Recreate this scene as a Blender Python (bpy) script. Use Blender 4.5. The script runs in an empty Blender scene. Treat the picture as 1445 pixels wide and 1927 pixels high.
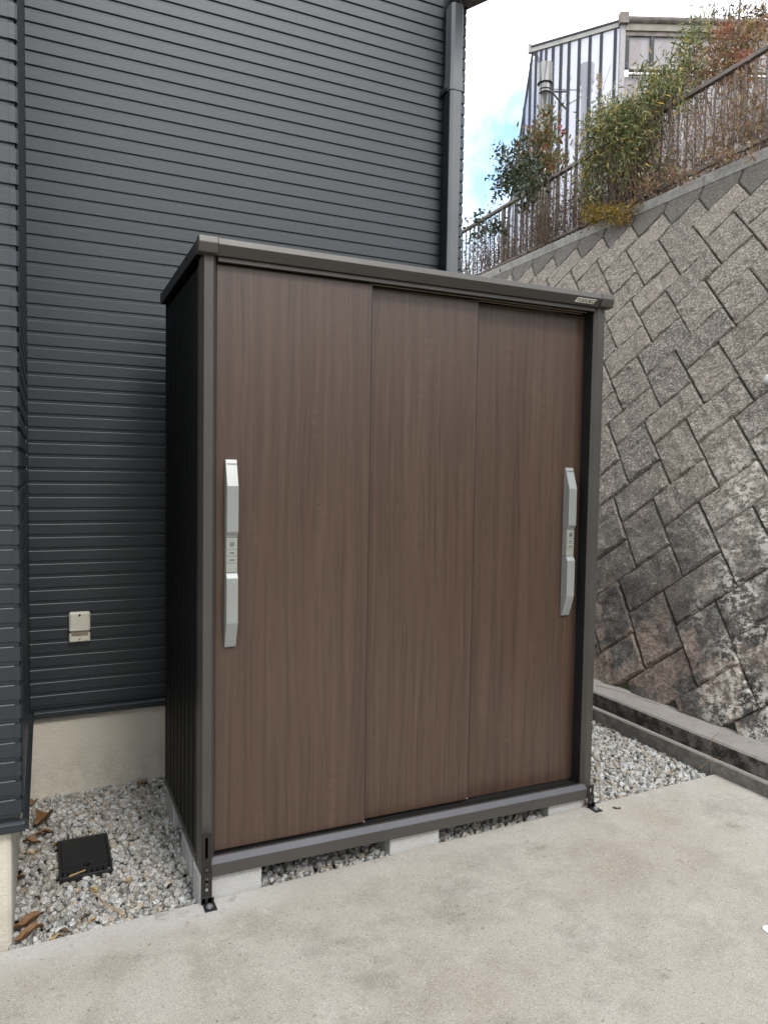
import bpy, bmesh, math, random
import numpy as np
from mathutils import Vector, Matrix, noise as mnoise
random.seed(7); rng = np.random.default_rng(11)
scn = bpy.context.scene
COL = scn.collection

# ------------------------------------------------------------------ camera
CAMP = np.array([-0.4615, -2.4358, 1.3523]); YAW, PITCH, ROLL, FPX = 0.4286, -0.0503, 0.0161, 1395.8
fw = np.array([math.sin(YAW)*math.cos(PITCH), math.cos(YAW)*math.cos(PITCH), math.sin(PITCH)])
r0 = np.cross(fw, [0, 0, 1]); r0 /= np.linalg.norm(r0); u0 = np.cross(r0, fw)
cr = r0*math.cos(ROLL)+u0*math.sin(ROLL); cu = -r0*math.sin(ROLL)+u0*math.cos(ROLL)
cam = bpy.data.objects.new('camera', bpy.data.cameras.new('camera')); COL.objects.link(cam)
cam.matrix_world = Matrix(((cr[0], cu[0], -fw[0], CAMP[0]), (cr[1], cu[1], -fw[1], CAMP[1]), (cr[2], cu[2], -fw[2], CAMP[2]), (0, 0, 0, 1)))
cam.data.sensor_fit = 'HORIZONTAL'; cam.data.sensor_width = 36; cam.data.lens = 36*FPX/1445
cam.data.clip_start = 0.05; cam.data.clip_end = 2000
scn.camera = cam
def ray(px, py): return fw + cr*(px-722.5)/FPX - cu*(py-963.5)/FPX
def at(px, py, x=None, y=None, z=None):
    """point of the photograph (px,py) on the plane x=, y= or z= of the place"""
    d = ray(px, py)
    i, v = (0, x) if x is not None else (1, y) if y is not None else (2, z)
    return CAMP + d*((v-CAMP[i])/d[i])

# ------------------------------------------------------------------ sky, sun, exposure
SUN_EL, SUN_AZ = math.radians(46), math.radians(168)    # azimuth from +y clockwise: behind the camera, a bit right
W = bpy.data.worlds.new('World'); scn.world = W; W.use_nodes = True
nt = W.node_tree; nt.nodes.clear()
def wn(t, **k):
    n = nt.nodes.new(t)
    for a, b in k.items(): setattr(n, a, b)
    return n
out = wn('ShaderNodeOutputWorld'); bg = wn('ShaderNodeBackground'); bg.inputs['Strength'].default_value = 0.1
sky = wn('ShaderNodeTexSky', sky_type='NISHITA', sun_disc=False, sun_elevation=SUN_EL, sun_rotation=SUN_AZ)
tc = wn('ShaderNodeTexCoord')
gap = ray(905, 345); gap /= np.linalg.norm(gap)
dist = wn('ShaderNodeVectorMath', operation='DISTANCE'); dist.inputs[1].default_value = tuple(gap)
nt.links.new(tc.outputs['Generated'], dist.inputs[0])
no = wn('ShaderNodeTexNoise'); no.inputs['Scale'].default_value = 7; no.inputs['Detail'].default_value = 6; no.inputs['Roughness'].default_value = .55
nt.links.new(tc.outputs['Generated'], no.inputs['Vector'])
def wm(op, a, b, c=None, clamp=False):
    m = wn('ShaderNodeMath', operation=op); m.use_clamp = clamp
    for i, v in enumerate([a, b] + ([c] if c is not None else [])):
        if isinstance(v, (int, float)): m.inputs[i].default_value = v
        else: nt.links.new(v, m.inputs[i])
    return m.outputs[0]
g1 = wm('MULTIPLY_ADD', dist.outputs['Value'], -7.5, 1.05)                 # 1 in the gap, falls off round it
g2 = wm('MULTIPLY_ADD', no.outputs['Fac'], 3.2, -1.75)
g3 = wm('ADD', g1, g2)
gm = wm('MULTIPLY', wm('MAXIMUM', g3, wm('MULTIPLY_ADD', no.outputs['Fac'], 4.0, -2.6)), 1.0, clamp=True)
cl = wn('ShaderNodeMix', data_type='RGBA'); cl.inputs['A'].default_value = (14.2, 14.6, 15.2, 1)
br = wn('ShaderNodeMix', data_type='RGBA', blend_type='MULTIPLY'); br.inputs['Factor'].default_value = 1
br.inputs['B'].default_value = (2.9, 3.1, 3.0, 1)
nt.links.new(sky.outputs[0], br.inputs['A']); nt.links.new(br.outputs['Result'], cl.inputs['B']); nt.links.new(gm, cl.inputs['Factor'])
nt.links.new(cl.outputs['Result'], bg.inputs['Color']); nt.links.new(bg.outputs[0], out.inputs[0])
sun = bpy.data.objects.new('sun', bpy.data.lights.new('sun', 'SUN')); COL.objects.link(sun)
sun.data.energy = 1.3; sun.data.angle = math.radians(14); sun.data.color = (1, .95, .88)
sd = Vector((math.sin(SUN_AZ)*math.cos(SUN_EL), math.cos(SUN_AZ)*math.cos(SUN_EL), math.sin(SUN_EL)))
sun.rotation_euler = sd.to_track_quat('Z', 'Y').to_euler()
scn.view_settings.view_transform = 'Standard'; scn.view_settings.look = 'None'
scn.view_settings.exposure = 0.58; scn.view_settings.gamma = 1; scn.view_settings.use_curve_mapping = False

# ------------------------------------------------------------------ material kit
class M:
    def __init__(s, name):
        s.m = bpy.data.materials.new(name); s.m.use_nodes = True; s.t = s.m.node_tree
        s.b = s.t.nodes['Principled BSDF']; s.o = s.t.nodes['Material Output']
        s.geo = s.t.nodes.new('ShaderNodeNewGeometry'); s.pos = s.geo.outputs['Position']
    def set(s, k, v):
        if hasattr(v, 'is_linked'): s.t.links.new(v, s.b.inputs[k])
        else: s.b.inputs[k].default_value = v
        return s
    def node(s, t, ins=None, **k):
        n = s.t.nodes.new(t)
        for a, b in k.items(): setattr(n, a, b)
        for a, v in (ins or {}).items():
            if hasattr(v, 'is_linked'): s.t.links.new(v, n.inputs[a])
            else: n.inputs[a].default_value = v
        return n
    def scale(s, v, loc=(0, 0, 0), vec=None):
        return s.node('ShaderNodeMapping', {'Vector': vec or s.pos, 'Scale': v, 'Location': loc}).outputs[0]
    def noise(s, sc, det=4, rough=.55, vec=None, dist=0):
        return s.node('ShaderNodeTexNoise', {'Vector': vec or s.pos, 'Scale': sc, 'Detail': det, 'Roughness': rough, 'Distortion': dist}).outputs['Fac']
    def voro(s, sc, vec=None, out='Color', feature='F1'):
        return s.node('ShaderNodeTexVoronoi', {'Vector': vec or s.pos, 'Scale': sc}, feature=feature).outputs[out]
    def ramp(s, f, stops, interp='LINEAR'):
        r = s.node('ShaderNodeValToRGB', {'Fac': f}); r.color_ramp.interpolation = interp
        e = r.color_ramp.elements
        while len(e) < len(stops): e.new(.5)
        for q, (p, c) in zip(e, stops):
            q.position = p; q.color = (*(c if not isinstance(c, (int, float)) else (c, c, c)), 1)
        return r.outputs[0]
    def math(s, op, a, b=0, clamp=False):
        return s.node('ShaderNodeMath', {0: a, 1: b}, operation=op, use_clamp=clamp).outputs[0]
    def mix(s, f, a, b, mode='MIX'):
        a = (*a, 1) if isinstance(a, tuple) and len(a) == 3 else a; b = (*b, 1) if isinstance(b, tuple) and len(b) == 3 else b
        return s.node('ShaderNodeMix', {'Factor': f, 'A': a, 'B': b}, data_type='RGBA', blend_type=mode).outputs['Result']
    def bump(s, h, st=.5, d=.002, prev=None):
        i = {'Height': h, 'Strength': st, 'Distance': d}
        if prev is not None: i['Normal'] = prev
        return s.node('ShaderNodeBump', i).outputs[0]
    def xyz(s):
        return s.node('ShaderNodeSeparateXYZ', {0: s.pos}).outputs
    def rnd(s): return s.node('ShaderNodeObjectInfo').outputs['Random']
def plain(name, c, rough=.5, metal=0, var=.12, sc=30, bump=0):
    m = M(name); f = m.noise(sc, 5)
    lo = tuple(x*(1-var) for x in c); hi = tuple(x*(1+var) for x in c)
    m.set('Base Color', m.ramp(f, [(.3, lo), (.7, hi)])).set('Roughness', rough).set('Metallic', metal)
    if bump: m.set('Normal', m.bump(f, bump))
    return m.m

# frames of the storage shed: taupe painted steel
def mk_frame(name, c, rough=.42):
    m = M(name); f = m.noise(4, 5); g = m.noise(90, 3)
    col = m.mix(m.ramp(f, [(.35, 0), (.7, 1)]), tuple(x*.9 for x in c), tuple(x*1.08 for x in c))
    m.set('Base Color', col).set('Roughness', m.node('ShaderNodeMapRange', {'Value': m.noise(12, 4), 'To Min': rough-.07, 'To Max': rough+.1}).outputs[0]).set('Metallic', .25)
    m.set('Normal', m.bump(g, .05, .0005)); return m.m
m_frame = mk_frame('taupe painted steel', (.066, .062, .057))
m_frame_dark = mk_frame('dark painted steel', (.022, .021, .020), .4)
m_black = mk_frame('black steel sheet', (.0035, .004, .0045), .6)
m_black.node_tree.nodes['Principled BSDF'].inputs['Specular IOR Level'].default_value = .25
m_rail = plain('brown track plastic', (.16, .125, .09), .45)
def mk_wood():
    m = M('walnut grain print')
    wv = m.noise(1, 3, vec=m.scale((7, 7, .55)))
    dv = m.node('ShaderNodeVectorMath', {0: m.pos, 1: m.node('ShaderNodeCombineXYZ', {0: m.math('MULTIPLY', wv, .09)}).outputs[0]}, operation='ADD').outputs[0]
    fine = m.noise(1, 6, .7, vec=m.scale((300, 20, 2.2), vec=dv))
    med = m.noise(1, 4, .6, vec=m.scale((70, 20, 1.1), vec=dv))
    big = m.noise(1, 3, .5, vec=m.scale((9, 9, .6)))
    c = m.mix(m.ramp(fine, [(.33, 0), (.67, 1)]), (.035, .020, .014), (.070, .042, .0295))
    c = m.mix(m.ramp(med, [(.35, .0), (.7, .75)]), c, (.098, .060, .042))
    pores = m.noise(1, 5, .75, vec=m.scale((900, 30, 9), vec=dv))
    c = m.mix(m.ramp(pores, [(.52, 0), (.62, .5)]), c, (.024, .014, .010))
    c = m.mix(m.ramp(big, [(.35, 0), (.75, .35)]), c, (.058, .030, .021))
    flame = m.noise(1, 3, .6, vec=m.scale((22, 5, 85)))
    fm = m.math('MULTIPLY', m.ramp(m.noise(1, 2, vec=m.scale((16, 3, 2.0), (3, 1, 2))), [(.58, 0), (.68, 1)]), m.ramp(flame, [(.45, 0), (.6, .16)]))
    c = m.mix(fm, c, (.16, .105, .072))
    m.set('Base Color', c).set('Roughness', .36).set('Specular IOR Level', .62)
    m.set('Normal', m.bump(fine, .05, .0004)); return m.m
m_wood = mk_wood()
m_handle = mk_frame('satin silver grey', (.27, .285, .28), .36)
m_handle2 = mk_frame('pale grey lock body', (.30, .31, .285), .4)
m_ink = plain('dark print', (.06, .06, .055), .6)
m_zinc = plain('zinc bolt', (.45, .46, .48), .35, .9)
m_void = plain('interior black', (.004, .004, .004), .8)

def mk_siding():
    m = M('slate siding paint')
    n = m.noise(1, 6, .7, vec=m.scale((60, 60, 110))); n2 = m.noise(2.2, 4); sp = m.noise(210, 3, .6)
    c = m.mix(m.ramp(n2, [(.3, 0), (.7, 1)]), (.007, .0108, .0155), (.0105, .0150, .0205))
    c = m.mix(m.ramp(m.noise(30, 5, .7), [(.62, 0), (.8, .25)]), c, (.05, .055, .06))
    c = m.mix(m.math('MULTIPLY', m.rnd(), .25), c, (.016, .022, .027))
    scratch = m.ramp(m.noise(1, 2, .5, vec=m.scale((190, 190, 25))), [(.79, 0), (.81, .5)])
    c = m.mix(scratch, c, (.16, .16, .15))
    m.set('Base Color', c).set('Roughness', m.node('ShaderNodeMapRange', {'Value': n, 'To Min': .37, 'To Max': .5}).outputs[0]).set('Specular IOR Level', .78).set('Specular Tint', (.94, .97, 1.0, 1))
    m.set('Normal', m.bump(sp, .16, .0008, m.bump(n, .22, .002))); return m.m
m_siding = mk_siding()
m_flash = mk_frame('slate metal flashing', (.025, .031, .037), .4)
def mk_stucco():
    m = M('cream foundation render')
    c = m.mix(m.noise(3, 4), (.50, .465, .395), (.60, .565, .49))
    z = m.xyz()[2]
    d = m.math('MULTIPLY', m.ramp(z, [(.0, 1), (.12, 0)]), m.ramp(m.noise(14, 5, .7), [(.4, 0), (.65, .3)]))
    m.set('Base Color', m.mix(d, c, (.19, .17, .14))).set('Roughness', .9)
    h = m.noise(1, 3, .5, vec=m.scale((50, 50, 95)), dist=1.2)
    m.set('Normal', m.bump(h, .75, .004, m.bump(m.noise(300, 3), .3, .001))); return m.m
m_stucco = mk_stucco()
m_pipe = mk_frame('grey pvc downpipe', (.13, .135, .145), .33)
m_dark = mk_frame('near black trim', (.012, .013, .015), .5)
m_soffit = plain('brown grey soffit', (.10, .092, .082), .6)
m_cream = plain('cream outlet plastic', (.60, .585, .50), .45, var=.06)
m_cream2 = plain('tan outlet plastic', (.26, .20, .155), .5)
m_blk = M('light concrete block')
_s = m_blk.voro(260, out='Distance'); _n = m_blk.noise(420, 3, .7)
m_blk.set('Base Color', m_blk.mix(m_blk.ramp(_n, [(.36, 1), (.46, 0)]), m_blk.mix(m_blk.noise(8, 5), (.40, .40, .395), (.50, .50, .49)), (.20, .20, .205))).set('Roughness', .92)
m_blk.set('Normal', m_blk.bump(_n, .6, .002)); m_blk = m_blk.m

def mk_slab():
    m = M('worn driveway concrete'); x, y, z = m.xyz()[:3]
    big = m.noise(1.3, 5, .6); mid = m.noise(6, 6, .65); ag = m.noise(150, 5, .85); ag2 = m.noise(330, 3, .7); sp = m.noise(120, 4, .8)
    c = m.mix(m.ramp(big, [(.38, 0), (.60, 1)]), (.300, .268, .220), (.365, .345, .305))
    c = m.mix(m.ramp(mid, [(.36, .45), (.52, 0)]), c, (.21, .183, .148))
    c = m.mix(m.ramp(m.noise(2.4, 6, .7, vec=m.scale((1, 1, 1), (4, 2, 1))), [(.54, 0), (.68, .55)]), c, (.17, .155, .135))
    c = m.mix(m.ramp(m.noise(3.4, 6, .7, vec=m.scale((1, 1, 1), (14, 2, 1))), [(.58, 0), (.70, .5)]), c, (.47, .455, .425))
    c = m.mix(m.ramp(ag, [(.34, .85), (.47, 0)]), c, (.12, .10, .08))
    c2 = m.mix(m.ramp(ag2, [(.53, 0), (.66, .75)]), c, (.62, .60, .54))
    ne = m.math('ADD', y, m.math('MULTIPLY', m.noise(5, 5, .6), .20))      # trowelled smooth band along the edge
    bm_ = m.node('ShaderNodeMapRange', {'Value': ne, 'From Min': -.07, 'From Max': .05}).outputs[0]
    bx = m.node('ShaderNodeMapRange', {'Value': m.math('ADD', x, m.math('MULTIPLY', mid, .5)), 'From Min': .25, 'From Max': .75, 'To Min': 1, 'To Max': .25}).outputs[0]
    smooth = m.mix(m.ramp(m.noise(90, 4, .7), [(.3, 0), (.7, 1)]), (.36, .345, .32), (.46, .45, .425))
    c2 = m.mix(m.math('MULTIPLY', bm_, bx, clamp=True), c2, smooth)
    mottle = m.ramp(m.noise(9, 5, .7, vec=m.scale((1, 1, 1), (7.3, 1, 0))), [(.62, 0), (.69, .45)])
    c2 = m.mix(mottle, c2, (.15, .13, .11))
    c2 = m.mix(m.ramp(m.noise(60, 2, .5), [(.70, 0), (.74, .6)]), c2, (.13, .10, .075))
    m.set('Base Color', c2).set('Roughness', .88)
    m.set('Normal', m.bump(ag, .7, .004, m.bump(mid, .3, .008))); return m.m
m_slab = mk_slab()
def mk_kerb(name, a, b, dirt):
    m = M(name); z = m.xyz()[2]
    c = m.mix(m.noise(5, 6, .65), a, b)
    st = m.noise(1, 5, .75, vec=m.scale((22, 14, 16)))
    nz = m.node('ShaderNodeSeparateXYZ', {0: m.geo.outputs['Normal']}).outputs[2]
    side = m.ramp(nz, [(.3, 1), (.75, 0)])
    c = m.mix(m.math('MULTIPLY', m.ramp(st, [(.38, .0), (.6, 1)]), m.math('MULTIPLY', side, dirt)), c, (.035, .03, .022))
    c = m.mix(m.ramp(m.noise(120, 4, .8), [(.3, .5), (.55, 0)]), c, (.08, .07, .06))
    c = m.mix(m.ramp(m.noise(18, 5, .7), [(.58, 0), (.72, .35)]), c, (.045, .05, .03))
    m.set('Base Color', c).set('Roughness', .93).set('Normal', m.bump(m.noise(140, 5, .8), .6, .004, m.bump(m.noise(1, 4, .6, vec=m.scale((60, 6, 60))), .5, .006))); return m.m
m_kerb = mk_kerb('grey kerb concrete', (.17, .16, .14), (.27, .26, .235), .55)
m_kerb2 = mk_kerb('old mossy footing concrete', (.17, .155, .14), (.33, .31, .285), 1.0)
m_coping = mk_kerb('pale coping concrete', (.30, .30, .28), (.42, .41, .38), .35)
m_chan = plain('wet dark channel', (.035, .033, .027), .7, 0, .5, 40, .5)
m_soil = plain('brown soil', (.085, .065, .048), .95, 0, .4, 60, .8)
m_ground = plain('pale far ground', (.26, .245, .22), .9, 0, .2, 3, .4)

def mk_block(name, dark=0.0):
    m = M(name); x, y, z = m.xyz()[:3]; r = m.rnd()
    rock = m.noise(1, 6, .85, vec=m.scale((52, 36, 52))); rock2 = m.noise(22, 6, .7); fine = m.noise(110, 4, .85); f2 = m.noise(1, 3, .7, vec=m.scale((85, 60, 85), (3, 5, 2)))
    c = m.mix(m.ramp(rock, [(.42, 0), (.57, 1)]), (.082, .068, .056), (.480, .425, .355))
    c = m.mix(m.ramp(rock2, [(.38, .55), (.55, 0)]), c, (.105, .09, .078))
    c = m.mix(m.ramp(m.noise(1.7, 3), [(.40, 0), (.65, .5)]), c, (.27, .232, .19))
    c = m.mix(m.math('MULTIPLY', r, .55), c, (.135, .12, .105)); r2 = m.math('FRACT', m.math('MULTIPLY', r, 7.31)); c = m.mix(m.math('MULTIPLY', r2, .22), c, (.46, .38, .29))
    c = m.mix(m.ramp(f2, [(.54, 0), (.61, 1)]), c, (.62, .58, .52))
    c = m.mix(m.ramp(fine, [(.36, .95), (.45, 0)]), c, (.035, .031, .028))
    # grime below about a metre, pinkish clean patches, pale lichen crust toward the near end
    zz = m.math('ADD', z, m.math('MULTIPLY', m.noise(3.2, 4, .6), .8))
    low = m.node('ShaderNodeMapRange', {'Value': zz, 'From Min': 1.75, 'From Max': .95}).outputs[0]
    gr = m.math('MULTIPLY', low, m.ramp(m.noise(5.5, 5, .7), [(.38, .25), (.50, .95)]))
    c = m.mix(gr, c, m.mix(m.ramp(fine, [(.42, 0), (.66, 1)]), (.016, .016, .016), (.17, .16, .145)))
    lowp = m.node('ShaderNodeMapRange', {'Value': zz, 'From Min': 1.15, 'From Max': .8}).outputs[0]
    pk = m.math('MULTIPLY', m.math('MULTIPLY', lowp, m.ramp(m.noise(4.2, 3, .5, vec=m.scale((1, 1, 1), (9, 3, 5))), [(.50, 0), (.53, 1)])), m.ramp(rock, [(.3, .45), (.6, .85)]))
    c = m.mix(m.math('MULTIPLY', pk, .9), c, m.mix(m.ramp(rock, [(.42, 0), (.57, 1)]), (.16, .115, .09), (.42, .32, .26)))
    yy = m.math('ADD', m.math('ADD', y, m.math('MULTIPLY', z, -.42)), m.math('MULTIPLY', m.noise(4, 4, .6, vec=m.scale((1, 1, 1), (1, 8, 5))), .9))
    near = m.node('ShaderNodeMapRange', {'Value': yy, 'From Min': .92, 'From Max': .60}).outputs[0]
    topm = m.node('ShaderNodeMapRange', {'Value': zz, 'From Min': 2.3, 'From Max': 1.75}).outputs[0]
    lc = m.math('MULTIPLY', m.math('MULTIPLY', near, topm), m.ramp(m.noise(1, 6, .75, vec=m.scale((34, 24, 34))), [(.48, 0), (.53, 1)]))
    lc = m.math('MULTIPLY', lc, m.ramp(m.noise(4.5, 4, .6, vec=m.scale((1, 1, 1), (2, 6, 1))), [(.42, .15), (.52, 1)]))
    c = m.mix(m.math('MULTIPLY', lc, .9), c, m.mix(m.noise(9, 3), (.78, .78, .73), (.78, .70, .60)))
    if dark: c = m.mix(dark, c, (.075, .073, .069))
    m.set('Base Color', c).set('Roughness', .93)
    m.set('Normal', m.bump(fine, .6, .004, m.bump(rock, 1.0, .016, m.bump(rock2, .9, .018)))); return m.m
m_stone = mk_block('split face retaining block'); m_capstone = mk_block('dark weathered top block', .62)
def mk_mortar():
    m = M('dark mossy joint'); c = m.mix(m.ramp(m.noise(7, 5, .7), [(.5, 0), (.62, .8)]), (.045, .043, .037), (.075, .10, .02))
    m.set('Base Color', c).set('Roughness', .95).set('Normal', m.bump(m.noise(120, 4), .8, .004)); return m.m
m_mortar = mk_mortar()
def mk_gravel():
    m = M('crushed granite'); isl = m.geo.outputs['Random Per Island']
    c = m.ramp(isl, [(0, (.20, .20, .185)), (.15, (.42, .42, .40)), (.35, (.30, .285, .25)), (.5, (.50, .51, .51)), (.64, (.26, .235, .19)), (.78, (.46, .44, .40)), (.92, (.36, .29, .21)), (1, (.50, .50, .48))], 'CONSTANT'); c = m.mix(.06, c, (.75, .75, .73))
    c = m.mix(m.ramp(m.noise(230, 4, .8), [(.42, .95), (.48, 0)]), c, (.035, .035, .033))
    c = m.mix(m.ramp(m.noise(210, 2), [(.58, 0), (.66, .7)]), c, (.62, .62, .60))
    m.set('Base Color', c).set('Roughness', .85).set('Normal', m.bump(m.noise(260, 4, .8), .6, .002)); return m.m
m_gravel = mk_gravel()
def mk_leaf(name, stops, rough=.55, trans=.25):
    m = M(name); isl = m.geo.outputs['Random Per Island']
    c = m.ramp(isl, stops, 'LINEAR'); c = m.mix(m.math('MULTIPLY', m.noise(60, 3), .35), c, (.02, .02, .01))
    m.set('Base Color', c).set('Roughness', rough)
    tr = m.node('ShaderNodeBsdfTranslucent', {'Color': c}); mx = m.node('ShaderNodeMixShader', {0: trans, 1: m.b.outputs[0], 2: tr.outputs[0]})
    m.t.links.new(mx.outputs[0], m.o.inputs[0]); return m.m
m_lf_dark = mk_leaf('dark glossy leaf', [(0, (.018, .035, .018)), (.5, (.04, .065, .025)), (1, (.075, .095, .045))], .3)
m_lf_olive = mk_leaf('olive to rust leaf', [(0, (.07, .085, .02)), (.5, (.14, .13, .035)), (.8, (.20, .12, .04)), (1, (.24, .07, .03))], .4)
m_lf_green = mk_leaf('narrow green leaf', [(0, (.045, .085, .018)), (.3, (.13, .18, .04)), (.6, (.28, .31, .13)), (.9, (.46, .41, .22)), (1, (.75, .52, .05))], .45)
m_lf_tan = mk_leaf('tan and rust dry leaf', [(0, (.24, .13, .075)), (.3, (.46, .31, .18)), (.55, (.42, .30, .20)), (.7, (.48, .20, .12)), (.85, (.32, .31, .12)), (1, (.55, .36, .09))], .6)
m_lf_yel = mk_leaf('golden leaf', [(0, (.55, .33, .02)), (.5, (.42, .32, .06)), (.8, (.22, .22, .05)), (1, (.30, .14, .05))], .55)
m_lf_plume = mk_leaf('pale dry plume', [(0, (.38, .28, .18)), (1, (.56, .45, .33))], .8)
m_lf_red = mk_leaf('crimson leaf', [(0, (.35, .01, .02)), (1, (.5, .03, .04))], .5)
m_dead = mk_leaf('dead brown leaf', [(0, (.19, .085, .028)), (1, (.24, .12, .045))], .65, .1)
m_dead2 = mk_leaf('dead yellow leaf', [(0, (.42, .27, .09)), (1, (.48, .33, .13))], .65, .1)
m_dead3 = mk_leaf('dead dark leaf', [(0, (.07, .055, .02)), (1, (.10, .06, .03))], .65, .1)
m_wooddead = plain('bleached stick', (.28, .21, .14), .8, 0, .35, 120, .5)
m_stem = plain('dry brown stem', (.17, .12, .082), .85, 0, .45, 25)
m_bark = plain('grey brown bark', (.16, .115, .08), .85, 0, .35, 60, .5)
m_rust = plain('weathered brown railing', (.135, .112, .097), .6, .15, .3, 18)
m_mull = plain('dark grey mullion', (.028, .031, .036), .5, .2)
m_alu = plain('pale aluminium trim', (.36, .36, .34), .5, .2, .15, 8)
m_gut = plain('mottled brown gutter', (.17, .145, .13), .55, 0, .4, 12)
m_upvc = plain('greyish corner post', (.36, .35, .36), .5)
m_steel = M('stainless flue'); _f = m_steel.noise(1, 4, .6, vec=m_steel.scale((30, 30, 1.5)))
m_steel.set('Base Color', m_steel.mix(m_steel.ramp(_f, [(.42, 0), (.62, 1)]), (.30, .30, .29), (.10, .095, .09))).set('Metallic', .85).set('Roughness', .27); m_steel = m_steel.m
m_pvc = plain('white pvc', (.72, .74, .75), .35)
m_lidblk = plain('black resin lid', (.012, .012, .013), .55, 0, .3, 80, .25)
def mk_pane(name, tint, tr, mottle):
    m = M(name); n = m.noise(1, 4, .6, vec=m.scale((3, 3, .6)))
    m.set('Base Color', m.mix(m.ramp(n, [(.4, 0), (.7, mottle)]), tint, (.42, .36, .33) if mottle < .5 else m.mix(m.ramp(m.noise(16, 7, .8, dist=1.5), [(.42, 0), (.56, 1)]), (.34, .23, .17), (.17, .14, .125)))).set('Roughness', .12)  # strong mottling here is brown reflection painted into the sheet colour
    t = m.node('ShaderNodeBsdfTransparent', {'Color': (.80, .81, .85, 1)})
    mx = m.node('ShaderNodeMixShader', {0: tr, 1: m.b.outputs[0], 2: t.outputs[0]}); m.t.links.new(mx.outputs[0], m.o.inputs[0]); return m.m
m_pane = mk_pane('clear corrugated sheet', (.80, .80, .87), .60, .12)
m_pane2 = mk_pane('window sheet with painted reflections', (.40, .37, .37), .30, .9)

# ------------------------------------------------------------------ mesh kit
def link(name, verts, faces, mat, parent=None, smooth=False, mats=None, fm=None):
    me = bpy.data.meshes.new(name); me.from_pydata([tuple(v) for v in verts], [], faces)
    for x in ([mat] if mats is None else mats): me.materials.append(x)
    if fm is not None: me.polygons.foreach_set('material_index', fm)
    if smooth: me.polygons.foreach_set('use_smooth', [True]*len(me.polygons))
    me.update()
    o = bpy.data.objects.new(name, me); COL.objects.link(o)
    if parent: o.parent = parent
    return o
def np_link(name, V, F, mat, parent=None, smooth=False):
    """big arrays: V (n,3), F (m,k)"""
    me = bpy.data.meshes.new(name); V = np.asarray(V, np.float32); F = np.asarray(F, np.int32); k = F.shape[1]
    me.vertices.add(len(V)); me.vertices.foreach_set('co', V.ravel())
    me.loops.add(F.size); me.loops.foreach_set('vertex_index', F.ravel())
    me.polygons.add(len(F)); me.polygons.foreach_set('loop_start', np.arange(0, F.size, k, dtype=np.int32))
    me.polygons.foreach_set('use_smooth', np.full(len(F), smooth)); me.materials.append(mat); me.update(calc_edges=True); me.validate()
    o = bpy.data.objects.new(name, me); COL.objects.link(o)
    if parent: o.parent = parent
    return o
class MB:
    def __init__(s): s.v = []; s.f = []; s.m = []; s.cm = 0
    def add(s, V, F):
        n = len(s.v); s.v += [tuple(float(c) for c in q) for q in V]; s.f += [tuple(i+n for i in q) for q in F]; s.m += [s.cm]*len(F); return s
    def box(s, a, b, bev=0):
        x0, y0, z0 = [min(p, q) for p, q in zip(a, b)]; x1, y1, z1 = [max(p, q) for p, q in zip(a, b)]
        if bev <= 0:
            return s.add([(x0,y0,z0),(x1,y0,z0),(x1,y1,z0),(x0,y1,z0),(x0,y0,z1),(x1,y0,z1),(x1,y1,z1),(x0,y1,z1)],
                         [(0,3,2,1),(4,5,6,7),(0,1,5,4),(1,2,6,5),(2,3,7,6),(3,0,4,7)])
        bm = bmesh.new(); bmesh.ops.create_cube(bm, size=1)
        for v in bm.verts: v.co = Vector(((x0+x1)/2+v.co.x*(x1-x0), (y0+y1)/2+v.co.y*(y1-y0), (z0+z1)/2+v.co.z*(z1-z0)))
        bmesh.ops.bevel(bm, geom=bm.edges[:], offset=bev, segments=1, affect='EDGES')
        bm.verts.index_update(); s.add([v.co[:] for v in bm.verts], [[v.index for v in f.verts] for f in bm.faces]); bm.free(); return s
    def prism(s, prof, p0, p1, ax):
        """closed 2-D profile swept along axis ax ('x','y','z') from p0 to p1; the profile is in the other two axes in order"""
        def P(q, t):
            return {'x': (t, q[0], q[1]), 'y': (q[0], t, q[1]), 'z': (q[0], q[1], t)}[ax]
        n = len(prof); V = [P(q, p0) for q in prof]+[P(q, p1) for q in prof]
        F = [(i, (i+1) % n, n+(i+1) % n, n+i) for i in range(n)]+[tuple(range(n))[::-1], tuple(range(n, 2*n))]
        return s.add(V, F)
    def tube(s, pts, r, r1=None, k=6):
        pts = [np.array(p, float) for p in pts]; n = len(pts); r1 = r if r1 is None else r1; V = []
        for i, p in enumerate(pts):
            t = pts[min(i+1, n-1)]-pts[max(i-1, 0)]; t = t/(np.linalg.norm(t)+1e-9)
            a = np.cross(t, (0, 0, 1) if abs(t[2]) < .9 else (1, 0, 0)); a /= np.linalg.norm(a); b = np.cross(t, a)
            rr = r+(r1-r)*i/max(n-1, 1)
            V += [p+rr*(a*math.cos(2*math.pi*j/k)+b*math.sin(2*math.pi*j/k)) for j in range(k)]
        F = [(i*k+j, i*k+(j+1) % k, (i+1)*k+(j+1) % k, (i+1)*k+j) for i in range(n-1) for j in range(k)]
        F += [tuple(range(k))[::-1], tuple(range((n-1)*k, n*k))]
        return s.add(V, F)
    def build(s, name, mat, parent=None, smooth=False, mats=None, bev=0):
        o = link(name, s.v, s.f, mat, parent, smooth, mats, s.m if mats else None)
        bm = bmesh.new(); bm.from_mesh(o.data); bmesh.ops.recalc_face_normals(bm, faces=bm.faces[:])
        if bev: bmesh.ops.bevel(bm, geom=[e for e in bm.edges if len(e.link_faces) == 2 and e.calc_face_angle() > .5], offset=bev, segments=1, affect='EDGES', clamp_overlap=True)
        bm.to_mesh(o.data); bm.free(); return o
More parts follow.
